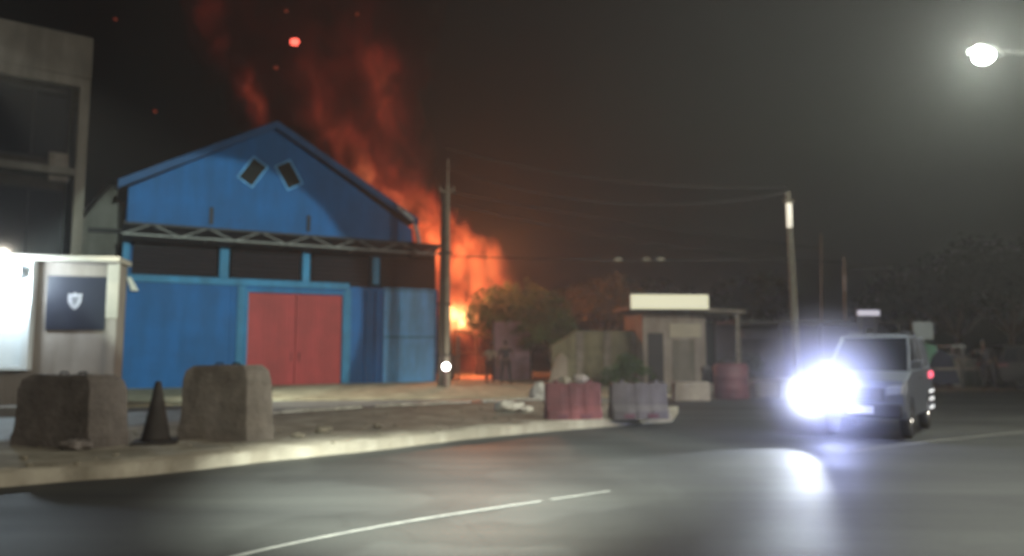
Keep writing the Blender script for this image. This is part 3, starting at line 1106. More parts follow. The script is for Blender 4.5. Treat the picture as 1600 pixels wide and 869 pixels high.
b = MB(); b.box(q0[0] + .1, q1[0] - .25, -.04, -.004, 0, q0[1] - .1); b.build('shutter', M['beige'], sh)
b = MB(); b.box(XP(1012, 545)[0], XP(1036, 545)[0], -.05, -.004, .1, 2.1); b.build('door', M['darkmetal'], sh)
b = MB(); b.box(XP(1110, 545)[0], XP(1150, 545)[0], 2.2, 2.3, 0, zr_ - .3); b.build('back_screen', M['black'], sh)

# long low shed behind drum
LP = Plane(gp(1150, 38), R(4))
ls_ = thing('market_shed', (LP.A.x, LP.A.y, 0), R(4), 'long low open market shed with pale roof edge, left of the car', 'shed')
s1 = LP(1420, 545)[0]; zz = LP(1200, 505)[1]
b = MB(); b.box(0, s1, 0, 4, zz, zz + .14); b.build('roof', M['truss'], ls_)
b = MB(); b.box(.2, s1 - .2, 3.6, 3.8, 0, zz - .01); b.build('wall', M['mist'], ls_)
for k in range(5):
    x = .3 + (s1 - .6) * k / 4
    b = MB(); b.bar((x, .2, 0), (x, .2, zz - .003), .07, 6); b.build('post', M['truss'], ls_)
b = MB(); b.box(.6, 3.6, .5, .8, zz - .75, zz - .35); b.build('hanging_board', M['mist'], ls_)
b = MB(); b.box(.3, s1 - .3, 1.0, 1.6, 0, .9); b.build('counter', M['mist'], ls_)

# small lit far sign above the car roof
p0 = at(1357, 489, 36)
fs = thing('lit_sign', (p0.x, p0.y, 0), R(5), 'small glowing white sign above the car roof', 'sign')
b = MB(); b.box(-.55, .55, -.05, .05, p0.z - .13, p0.z + .13); b.build('face', M['signfar'], fs)
b = MB(); b.bar((-.35, .08, 0), (-.35, .08, p0.z), .05, 6); b.bar((.35, .08, 0), (.35, .08, p0.z), .05, 6); b.build('post', M['truss'], fs)
b = MB(); b.box(-.6, .5, .06, .09, p0.z - .75, p0.z - .18); b.build('board', M['mist'], fs)

# square grey sign right of the car
p0 = at(1442, 517, 27)
sg = thing('road_sign', (p0.x, p0.y, 0), R(8), 'square pale grey sign on a post right of the car', 'sign')
b = MB(); b.box(-.40, .40, -.02, .02, p0.z - .33, p0.z + .33); b.build('sign_plate', M['signgrey'], sg, bevel=.01)
b = MB(); b.bar((0, .05, 0), (0, .05, p0.z + .2), .045, 8); b.build('post', M['truss'], sg)

# vendor stall: green sheet front, counter, dark tarp
p0 = gp(1440, 28)
st = thing('vendor_stall', p0, R(6), 'small green sheeted vendor stall beneath the square grey sign', 'stall')
b = MB(); b.loft([[(-.75, -.5, .75), (.15, -.5, .9), (.25, .5, .9), (-.75, .5, .75)], [(-.55, -.45, 1.85), (.35, -.4, 1.6), (.35, .5, 1.6), (-.55, .5, 1.85)]]); b.build('green_sheet', M['green'], st)
b = MB(); b.prism_y([(-.3, .2), (1.1, .2), (.75, 1.25), (.35, 1.5), (.05, 1.2)], -.56, -.50); b.build('tarp', M['jeans'], st)
b = MB()
for x, y in ((-.7, -.4), (-.7, .45), (1.3, -.4), (1.3, .45)):
    b.bar((x, y, 0), (x, y, 1.55), .035, 6)
b.build('frame_post', M['truss'], st)
b = MB(); b.box(-.2, 1.9, -.7, -.6, .72, .80); b.build('counter', M['concrete'], st)
b = MB(); b.box(.9, 1.5, -.4, .4, 1.56, 1.62); b.build('shelf', M['pale'], st)

# low far wall on the right
VP = Plane(gp(1462, 29.5), R(3))
vw = thing('roadside_wall', (VP.A.x, VP.A.y, 0), R(3), 'low grey wall behind the standing man on the right', 'wall')
s1 = VP(1700, 545)[0]; zz = VP(1560, 562)[1]
b = MB(); b.box(0, s1, 0, .25, 0, zz); b.build('masonry', M['grey_wall'], vw, bevel=.02)
b = MB(); b.box(0, s1, -.04, .29, zz + .002, zz + .08); b.build('coping', M['concrete'], vw)


# ================================================================== people
def skin_mesh(name, joints, edges_, mt, parent, sub=1):
    me = bpy.data.meshes.new(name)
    me.from_pydata([j[0] for j in joints], edges_, [])
    o = bpy.data.objects.new(name, me); COL.objects.link(o)
    o.modifiers.new('skin', 'SKIN').use_smooth_shade = True
    me.update()
    sv = me.skin_vertices[0].data if me.skin_vertices else None
    if sv is None:
        bpy.context.view_layer.objects.active = o
        bm_ = bmesh.new(); bm_.from_mesh(me); bm_.verts.layers.skin.verify(); bm_.to_mesh(me); bm_.free()
        sv = me.skin_vertices[0].data
    for i, j in enumerate(joints):
        sv[i].radius = (j[1], j[2] if len(j) > 2 else j[1])
        sv[i].use_root = (i == 0)
    o.modifiers.new('sub', 'SUBSURF').levels = sub
    o.modifiers['sub'].render_levels = sub
    dg = bpy.context.evaluated_depsgraph_get()
    ev = o.evaluated_get(dg)
    m2 = bpy.data.meshes.new_from_object(ev)
    bpy.data.objects.remove(o)
    m2.name = name
    m2.materials.clear(); m2.materials.append(mt)
    for p in m2.polygons:
        p.use_smooth = True
    r = bpy.data.objects.new(name, m2); COL.objects.link(r); r.parent = parent
    return r


def person(loc, rz, label, shirt, trousers, pose, h=1.72, group=None):
    """pose: hands (two points), feet (two points), lean; z up, facing -y, metres for a 1.72 m body"""
    t = thing('person', loc, rz, label, 'person', group)
    t.scale = (h / 1.72,) * 3
    lx = pose.get('lean', 0)
    ly = pose.get('bend', 0)
    pel = Vector((0, 0, .95)); ch = Vector((lx * .5, -ly * .5, 1.25)); nk = Vector((lx, -ly, 1.47)); hd = Vector((lx * 1.1, -ly * 1.15 - .02, 1.62))
    J = [(pel, .13, .10), ((pel + ch) / 2, .125, .095), (ch, .15, .105), (nk, .055), (Vector((hd.x, hd.y, 1.55)), .055), (hd, .078, .095), (hd + Vector((0, .01, .07)), .065, .075)]
    E = [(0, 1), (1, 2), (2, 3), (3, 4), (4, 5), (5, 6)]
    arm_idx = []
    for s_, hnd in ((-1, pose['hands'][0]), (1, pose['hands'][1])):
        shd = nk + Vector((s_ * .18, 0, -.07)); hv = Vector(hnd)
        el = (shd + hv) / 2 + Vector((s_ * .05, .05, -.03))
        wr = hv
        k = len(J)
        J += [(shd, .055), (el, .042), (wr, .028), (wr + (wr - el).normalized() * .07, .034, .018)]
        E += [(2, k), (k, k + 1), (k + 1, k + 2), (k + 2, k + 3)]
        # fingers and thumb
        d = (wr - el).normalized()
        side = d.cross(Vector((0, 1, 0))); side = side.normalized() if side.length > .1 else Vector((1, 0, 0))
        palm = wr + d * .07
        for f in range(4):
            p1 = palm + d * .05 + side * (f - 1.5) * .02
            p2 = p1 + d * (.035 - abs(f - 1.4) * .006) + Vector((0, -.012, 0))
            k2 = len(J)
            J += [(p1, .009), (p2, .008)]
            E += [(k + 3, k2), (k2, k2 + 1)]
        k2 = len(J)
        J += [(palm + side * s_ * -.04 + d * .01, .010), (palm + side * s_ * -.055 + d * .045, .009)]
        E += [(k + 3, k2), (k2, k2 + 1)]
    legs = []
    for s_, ft in ((-1, pose['feet'][0]), (1, pose['feet'][1])):
        hip = pel + Vector((s_ * .10, 0, -.06)); fv = Vector(ft)
        ank = fv + Vector((0, 0, .08))
        kn = (hip + ank) / 2 + Vector((0, -.05, 0))
        k = len(J)
        J += [(hip, .085), (kn, .058), (ank, .038), (fv + Vector((0, -.15, .035)), .038, .03)]
        E += [(0, k), (k, k + 1), (k + 1, k + 2), (k + 2, k + 3)]
        legs.append((hip, kn, ank))
    body = skin_mesh('body', J, E, M['skin'], t, 1)
    b = MB()
    b.ball((hd.x, hd.y + .012, hd.z + .035), .105, 2, (.86, 1.0, 1.0)); 
    for v in list(b.bm.verts):
        if v.co.z < hd.z + .005 and v.co.y < hd.y + .04:
            b.bm.verts.remove(v)
    b.build('hair', M['hair'], t, smooth=True)
    b = MB()
    b.ball((hd.x, hd.y - .10, hd.z - .01), .018, 1, (.8, 1.2, 1.3)); b.build('nose', M['skin'], t)
    # shirt
    J = [(pel + Vector((0, 0, -.04)), .15, .12), ((pel + ch) / 2, .142, .112), (ch, .168, .122), (nk + Vector((0, 0, -.06)), .09, .08)]
    E = [(0, 1), (1, 2), (2, 3)]
    for s_, hnd in ((-1, pose['hands'][0]), (1, pose['hands'][1])):
        shd = nk + Vector((s_ * .18, 0, -.07)); hv = Vector(hnd)
        el = (shd + hv) / 2 + Vector((s_ * .05, .05, -.03))
        k = len(J)
        J += [(shd, .075), (shd.lerp(el, .85), .06)]
        E += [(2, k), (k, k + 1)]
    skin_mesh('shirt', J, E, M[shirt], t, 1)
    J = [(pel + Vector((0, 0, .02)), .142, .115)]; E = []
    for hip, kn, ank in legs:
        k = len(J)
        J += [(hip, .105), (kn, .078), (ank + Vector((0, 0, .03)), .06)]
        E += [(0, k), (k, k + 1), (k + 1, k + 2)]
    skin_mesh('trousers', J, E, M[trousers], t, 1)
    return t


person(gp(766, 31.2) + Vector((0, 0, .05)), R(160), 'person in pale top and dark trousers watching the fire, left one of two', 'cloth_pale', 'cloth_dark',
       dict(hands=((-.30, -.05, .85), (.28, -.10, .88)), feet=((-.13, 0, 0), (.14, .1, 0))), 1.68, 'onlookers before the fire')
person(gp(790, 30.2) + Vector((0, 0, .05)), R(170), 'person in dark clothes standing with feet apart before the mauve gate', 'cloth_dark', 'cloth_dark',
       dict(hands=((-.26, -.28, 1.15), (.30, -.05, .86)), feet=((-.22, .05, 0), (.20, -.05, 0))), 1.78, 'onlookers before the fire')
person(gp(1541, 26.0), R(-30), 'person in dark clothes striding along the low wall at the right', 'cloth_dark', 'cloth_dark',
       dict(hands=((-.42, -.30, 1.28), (.30, .1, .9)), feet=((-.12, .10, 0), (.22, -.12, 0)), lean=-.1, bend=.1), 1.80)
person(gp(1482, 28.0), R(20), 'person in grey shirt bending at the vendor stall counter', 'cloth_grey', 'cloth_dark',
       dict(hands=((-.25, -.38, .95), (.2, -.38, .95)), feet=((-.12, 0, 0), (.12, .05, 0)), bend=.16), 1.62)


# ================================================================== cars
def car(loc, rz, label, paint, full=True, sc=1.0, group=None):
    """front points to -x local; origin on ground at the centre"""
    t = thing('parked_car' if not full else 'suv', loc, rz, label, 'car', group)
    t.scale = (sc * .73, sc * .78, sc * 1.04) if full else (sc,) * 3
    Lh, W = 2.05, .88
    # lower body side profile with wheel arches (x,z)
    prof = [(-Lh, .45), (-Lh + .02, .72), (-Lh + .12, .92), (-.95, 1.08), (1.95, 1.12), (Lh, 1.02), (Lh + .02, .55), (Lh - .06, .34)]
    for cx in (1.28, -1.30):
        for i in range(9):
            a = R(i * 22.5)
            prof.append((cx + .39 * math.cos(a), .34 + .37 * math.sin(a)))
    prof.append((-Lh + .12, .32))
    b = MB()
    n = len(prof)
    rings = []
    for y, s_ in ((-W, .0), (-W + .05, .05), (W - .05, .05), (W, .0)):
        rings.append([(x * (1 if abs(y) < W else .985), y, z if abs(y) < W else min(z, 1.06)) for x, z in prof])
    A = [[b.bm.verts.new(p) for p in r] for r in rings]
    for a_, c_ in zip(A, A[1:]):
        for i in range(n):
            b.bm.faces.new((a_[i], a_[(i + 1) % n], c_[(i + 1) % n], c_[i]))
    b.bm.faces.new(A[0]); b.bm.faces.new(A[-1][::-1])
    bmesh.ops.triangulate(b.bm, faces=[f for f in b.bm.faces if len(f.verts) > 4])
    body = b.build('body', paint, t, bevel=.0)
    # cabin
    def ring(z, x0, x1, w):
        return [(x0, -w, z), (x1, -w, z), (x1, w, z), (x0, w, z)]
    b = MB(); b.loft([ring(1.07, -1.02, 1.92, .80), ring(1.35, -.62, 1.84, .75), ring(1.62, -.20, 1.70, .68)], True)
    b.build('cabin', M['glass'], t)
    b = MB(); b.loft([ring(1.622, -.26, 1.76, .70), ring(1.68, -.12, 1.66, .64), ring(1.70, .1, 1.5, .5)], True)
    roof_ = b.build('roof', paint, t, bevel=.02)
    b = MB()
    for y in (-1, 1):
        b.bar((-.05, y * .6, 1.74), (1.55, y * .6, 1.74), .02, 6)
        for x in (0, .75, 1.5):
            b.bar((x, y * .6, 1.66), (x, y * .6, 1.74), .018, 5)
    b.build('roof_rail', M['chrome'], roof_)
    b = MB()
    for y in (-1, 1):
        for pts_, r_ in (([(-1.04, y * .81, 1.07), (-.64, y * .765, 1.35), (-.2, y * .695, 1.635)], .035), ([(.42, y * .815, 1.08), (.42, y * .695, 1.63)], .035),
                         ([(1.30, y * .815, 1.08), (1.26, y * .695, 1.63)], .045), ([(1.93, y * .80, 1.09), (1.84, y * .76, 1.35), (1.71, y * .69, 1.63)], .06)):
            b = MB(); b.tube(pts_, r_, 6); b.build('window_pillar', paint, t)
    b = MB()
    for y in (-1, 1):
        b.box(-.78, -.62, y * .9 - .1 if y > 0 else -1.06, y * .9 + .16 if y > 0 else -.80, 1.10, 1.24)
    b.build('mirror', paint, t, bevel=.03)
    b = MB(); b.box(-Lh - .05, -Lh + .1, -.80, .80, .34, .56); b.build('front_bumper', M['trim_black'], t, bevel=.04)
    b = MB(); b.box(-Lh - .012, -Lh + .05, -.46, .46, .60, .80); gr_ = b.build('grille', M['trim_black'], t)
    b = MB()
    for k in range(4):
        b.box(-Lh - .025, -Lh - .013, -.44, .44, .62 + k * .045, .64 + k * .045)
    b.build('grille_bar', M['chrome'], gr_)
    b = MB(); b.box(-Lh - .062, -Lh - .051, -.26, .26, .40, .52); b.build('number_plate', M['plate'], t)
    for x in (-1.30, 1.28):
        for y in (-1, 1):
            wt = bpy.data.objects.new('wheel', None); COL.objects.link(wt); wt.parent = t; wt.location = (x, y * .76, .33)
            b = MB()
            pr = [(.20, -.09), (.31, -.10), (.33, -.06), (.33, .06), (.31, .10), (.20, .09)]
            rg = [[(r * math.cos(2 * math.pi * i / 28), yy, r * math.sin(2 * math.pi * i / 28)) for i in range(28)] for r, yy in pr]
            b.loft(rg, False); b.build('tyre', M['tyre'], wt, smooth=True)
            b = MB()
            b.loft([[(r * math.cos(2 * math.pi * i / 28), yy, r * math.sin(2 * math.pi * i / 28)) for i in range(28)] for r, yy in ((.205, -.08), (.19, -.03), (.19, .03), (.205, .08))], False)
            for i in range(5):
                a = 2 * math.pi * i / 5
                b.bar((0, y * .06, 0), (.2 * math.cos(a), y * .07, .2 * math.sin(a)), .025, 5)
            b.bar((0, y * .09, 0), (0, y * .02, 0), .05, 10)
            b.build('rim', M['chrome'], wt)
    for y in (-1, 1):
        b = MB(); b.loft([[(-Lh - .03, y * .50, .70), (-Lh - .03, y * .80, .72), (-Lh - .02, y * .82, .86), (-Lh - .02, y * .52, .82)],
                          [(-Lh + .22, y * .50, .70), (-Lh + .22, y * .893, .74), (-Lh + .22, y * .893, .90), (-Lh + .22, y * .52, .86)]])
        hl = b.build('headlight', M['head'] if full and y > 0 else M['headoff'], t)
        b = MB(); b.box(Lh - (.62 if full else .3), Lh + .035, y * .60 if y > 0 else -.905, y * .905 if y > 0 else -.60, .90, 1.02)
        b.build('tail_light', M['tail'] if full else M['plastic_maroon'], t, bevel=.015)
    if full:
        # reflective strips on the rear corner
        for z, x0, x1 in ((.66, 1.30 + .42, 2.06), (.52, 1.72, 2.06), (.37, 1.68, 2.02)):
            b = MB(); b.box(x0 - .35, x1 + .02, -.896, -.884, z - .026, z + .026)
            b.build('reflective_strip', M['reflector'], t)
    b = MB()
    for y in (-1, 1):
        for x in (-.30, .75):
            b.box(x + .3, x + .48, y * .885 - .008, y * .885 + .008, .92, .95)
    b.build('door_handle', M['chrome'], t)
    return t


CX, CY, CH = 6.78, 13.75, R(53)      # heading: front (-x local) points down-left
carobj = car((CX, CY, .006), CH, 'grey car on the road with one blazing blue white headlight facing the camera', M['car'], True, 1.0)
mt = Matrix.Translation((CX, CY, 0)) @ Matrix.Rotation(CH, 4, 'Z') @ Matrix.Diagonal((.73, .78, 1.04, 1))
for s_ in (-1, 1):
    hp = mt @ Vector((-2.12, s_ * .66, .78))
    tg = mt @ Vector((-14, s_ * .66 + .8, .2))
    if s_ < 0: continue      # only the lamp on the viewer's left burns
    lamp('headlight_beam', 'SPOT', hp + (tg - hp).normalized() * .05, E_HEAD * 1.0, (.80, .88, 1.0), .06, tg, R(40), .5)
    lamp('headlight_bulb', 'POINT', mt @ Vector((-2.20, s_ * .55, .78)), E_HEADGLOW * (1.25 if s_ > 0 else .03), (.46, .52, 1.0), .09)
ex = bpy.data.materials.new('glare_mist'); ex.use_nodes = True  # added mist volume standing in for the glare round the lit headlight
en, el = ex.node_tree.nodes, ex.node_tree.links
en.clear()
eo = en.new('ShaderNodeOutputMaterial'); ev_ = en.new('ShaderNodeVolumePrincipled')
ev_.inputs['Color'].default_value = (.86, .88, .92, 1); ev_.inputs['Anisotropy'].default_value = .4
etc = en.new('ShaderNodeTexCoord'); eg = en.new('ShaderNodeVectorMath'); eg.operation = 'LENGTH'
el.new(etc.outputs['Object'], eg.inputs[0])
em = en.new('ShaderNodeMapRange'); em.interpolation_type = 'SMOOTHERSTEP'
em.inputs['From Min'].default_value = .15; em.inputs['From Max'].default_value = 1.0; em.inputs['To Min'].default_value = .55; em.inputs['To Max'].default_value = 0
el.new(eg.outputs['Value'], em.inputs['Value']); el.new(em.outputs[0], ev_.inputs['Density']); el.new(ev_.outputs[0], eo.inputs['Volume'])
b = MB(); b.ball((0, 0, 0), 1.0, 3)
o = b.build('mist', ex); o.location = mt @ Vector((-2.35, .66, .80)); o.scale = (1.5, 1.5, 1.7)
tag(o, 'added mist standing in for the blue white glare round the car headlight', 'mist', kind='stuff')
car(gp(1630, 27.5), R(172), 'dark car parked at the right picture edge beside the low wall', M['trim_black'], False, .95)


# ================================================================== poles, street lamps and cables
def pole_at(u, Y):
    return gp(u, Y)


# utility pole beside the fire: dark timber with a paler concrete pole strapped to it
up = thing('utility_pole', pole_at(694, 28.6), 0, 'tall utility pole before the flames at the warehouse corner', 'utility pole')
zt1 = at(695, 290, 28.6).z; zt2 = at(696, 248, 28.6).z
b = MB(); b.bar((-.10, 0, 0), (-.06, 0, zt1 - .2), .15, 10, .11); b.build('timber_pole', M['wood_dark'], up)
b = MB(); b.bar((.13, .02, 0), (.09, .02, zt1), .13, 8, .08); b.bar((.09, .02, zt1), (.09, .02, zt2), .04, 6, .03); b.build('concrete_pole', M['concrete_pole'], up)
b = MB(); b.bar((-.2, -.12, zt1 - .25), (.35, -.12, zt1 - .25), .04, 5)
for x in (-.18, .33):
    b.bar((x, -.12, zt1 - .22), (x, -.12, zt1 - .05), .04, 8)
b.build('crossarm', M['concrete_pole'], up)
b = MB()
for z in (1.2, 3.2, 5.2):
    b.box(-.27, .29, -.17, .17, z, z + .06)
b.build('strap', M['darkmetal'], up)

# pole behind the car with lit tube
P2 = pole_at(1245, 25.5)
up2 = thing('lit_pole', P2, 0, 'leaning concrete pole with a glowing tube near its top, left of the headlights', 'utility pole')
tp = at(1231, 300, 25.5) - P2
b = MB(); b.bar((0, 0, 0), tp, .15, 8, .09); b.build('pole', M['concrete_pole'], up2)
q0 = at(1234, 355, 25.3) - P2; q1 = at(1232.5, 318, 25.3) - P2
b = MB(); b.bar(q0, q1, .10, 8); b.build('tube_lamp', M['tube'], up2)
b = MB(); b.bar(tp + Vector((-.22, -.1, -.35)), tp + Vector((.22, -.1, -.35)), .04, 5); b.build('insulator_bracket', M['concrete_pole'], up2)

P3 = pole_at(1321, 44)
up3 = thing('far_street_lamp', P3, 0, 'distant unlit lamp post with a long arm to the right', 'lamp post')
tp3 = at(1319, 402, 44) - P3
b = MB(); b.bar((0, 0, 0), tp3, .13, 8, .08); b.build('pole', M['concrete_pole'], up3)
b = MB(); a3 = at(1326, 419, 44) - P3; c3 = at(1388, 417, 44) - P3; b.bar(a3, c3, .06, 6); b.box(c3.x - .5, c3.x + .3, -.15, .15, c3.z - .08, c3.z + .02); b.build('arm', M['truss'], up3)
q0 = at(1321, 455, 43.7) - P3; q1 = at(1320, 430, 43.7) - P3
b = MB(); b.bar(q0, q1, .12, 6); b.build('pale_sleeve', M['pale'], up3)
P4 = pole_at(1283, 50)
up4 = thing('thin_pole', P4, 0, 'faint thin pole seen between the leaning pole and far lamp post', 'utility pole')
b = MB(); b.bar((0, 0, 0), at(1283, 365, 50) - P4, .12, 6, .07); b.build('pole', M['concrete_pole'], up4)
b = MB(); q = at(1270, 388, 50) - P4; b.bar(q, (-q.x, 0, q.z), .06, 5); b.build('crossarm', M['concrete_pole'], up4)


def street_lamp(base, head, label, on=True, group='street lamps along the road'):
    t = thing('street_lamp', base, 0, label, 'street lamp', group)
    hd = head - base
    b = MB(); b.bar((0, 0, 0), (0, 0, hd.z - .3), .11, 10, .07); b.bar((0, 0, 0), (0, 0, .5), .17, 10); b.build('pole', M['truss'], t)
    b = MB(); d = Vector((hd.x, hd.y, 0)); b.tube([(0, 0, hd.z - .3), d * .25 + Vector((0, 0, hd.z + .12)), d * .6 + Vector((0, 0, hd.z + .22)), d * .95 + Vector((0, 0, hd.z + .08))], .04, 8); b.build('arm', M['truss'], t)
    dn = d.normalized(); sd = Vector((-dn.y, dn.x, 0))
    b = MB()
    def rg(f, w_, z0, z1):
        c = hd + dn * f
        return [c - sd * w_ + Vector((0, 0, z0)), c + sd * w_ + Vector((0, 0, z0)), c + sd * w_ * .6 + Vector((0, 0, z1)), c - sd * w_ * .6 + Vector((0, 0, z1))]
    b.loft([rg(-.45, .07, .0, .10), rg(-.2, .15, .0, .14), rg(.3, .16, .0, .11), rg(.42, .10, .0, .06)]); hb = b.build('lamp_head', M['truss'], t)
    b = MB(); cc = hd + dn * .06
    b.ball(cc + Vector((0, 0, -.06)), .20, 3, (1.0, .9, .8)); b.build('lens', M['lamp'], hb, smooth=True)
    return t


H1 = at(1540, 84, 14.0)
street_lamp(Vector((H1.x + 3.1, H1.y + 1.3, 0)), H1, 'glaring cold white street lamp on a curved arm at upper right')
lamp('street_light', 'SPOT', H1 + Vector((0, 0, -.42)), E_STREET * .12, COOL, .14, H1 + Vector((-.6, 0, -5)), R(146), .7)
lamp('street_light_spill', 'POINT', H1 + Vector((-.28, -.34, -.06)), E_STREET * .72, COOL, .14)

# unseen lamps assumed outside the view light the facade, road, forecourt and median
H2 = Vector((4.0, -3.5, 8.6))
street_lamp(Vector((5.8, -6.2, 0)), H2, 'unseen street lamp assumed behind the viewer, throwing light on the blue facade')
tgt = at(330, 480, 29.0)
l2 = lamp('facade_light', 'SPOT', H2 + Vector((0, 0, -.42)), E_FLOOD * 3.2, (.80, 1.0, .90), .12, tgt, 2 * math.atan(250 / 1150 * 28.5 / (tgt - H2).length * 1.0), .12)  # cone edge stands in for the shadow edge across the gable
lamp('street_light_near', 'POINT', H2 + Vector((0, 0, -.42)), E_STREET2, WARMW, .14)
for (u_, v_, c_, k_) in ((570, 800, 16, .55), (650, 772, 18, .85), (850, 740, 16, .6), (1020, 712, 14, .4)):  # narrow spots added to this lamp for the bright band along the lane
    lamp('added_road_spot', 'SPOT', H2 + Vector((0, 0, -.42)), E_ROAD * k_, (.92, 1.0, .90), .15, ground(u_, v_), R(c_), 1.0)
H4 = Vector((-11.8, 14.5, 9.0))
street_lamp(Vector((-15.6, 12.6, 0)), H4, 'unseen street lamp assumed beyond the left picture edge above the booth')
lamp('forecourt_fill', 'SPOT', H4 + Vector((0, 0, -.42)), 9000, (1.0, .96, .80), .14, ground(560, 618), R(46), .9)  # narrow cone from the unseen lamp, aimed to brighten the forecourt
H3 = Vector((15.5, 4.0, 8.6))
street_lamp(Vector((18, 2, 0)), H3, 'unseen street lamp assumed beyond the right picture edge')
lamp('unseen_light_right', 'POINT', H3 + Vector((0, 0, -.42)), E_FAR, WARMW, .14)  # unseen lamp placed to light the right-hand road

# cables
cab = [((at(697, 232, 28.6)), (at(1228, 292, 25.5)), .5, 'highest cable running from the utility pole to the leaning pole'),
       ((at(697, 262, 28.6)), (at(1236, 300, 25.5)), .9, 'second cable, just beneath the highest'),
       ((at(699, 300, 28.6)), (at(1283, 388, 50)), .2, 'long cable descending past the leaning pole to a far pole'),
       ((at(699, 318, 28.6)), (at(1320, 410, 44)), .5, 'cable descending steeply toward the distant lamp post'),
       ((at(699, 400, 28.6)), (at(1240, 405, 25.5)), .1, 'level cable low over the shop roof')]
for i, (p, q, sag, lb) in enumerate(cab):
    pts = [p.lerp(q, k / 24) - Vector((0, 0, sag * 4 * (k / 24) * (1 - k / 24))) for k in range(25)]
    b = MB(); b.tube(pts, .022, 5)
    tag(b.build('cable', M['wire']), lb, 'cable', 'overhead cables between the poles')
for u, lb in ((966, 'left'), (1010, 'middle'), (1032, 'right')):
    p = at(u, 406, 27)
    b = MB(); b.box(-.14, .14, -.06, .06, -.07, .07); b.bar((0, 0, .07), (0, 0, .14), .02)
    o = b.build('cable_box', M['concrete_pole'], bevel=.02); o.location = p
    tag(o, lb + ' one of three small pale boxes hanging on the level cable', 'junction box', 'boxes on the level cable')

# small bright lamp at the foot of the utility pole
p0 = at(697, 573, 28.0)
sl = thing('hand_lantern', (p0.x, p0.y, .05), 0, 'small bright white lantern on a stand at foot of the utility pole', 'lantern')
b = MB(); b.ball((0, 0, p0.z - .05), .15, 2); b.build('bulb', M['lamp_small'], sl, smooth=True)
b = MB(); b.bar((0, 0, 0), (0, 0, p0.z - .22), .03, 6); b.bar((0, 0, p0.z - .30), (0, 0, p0.z - .20), .10, 10); b.build('stand', M['plastic_maroon'], sl)


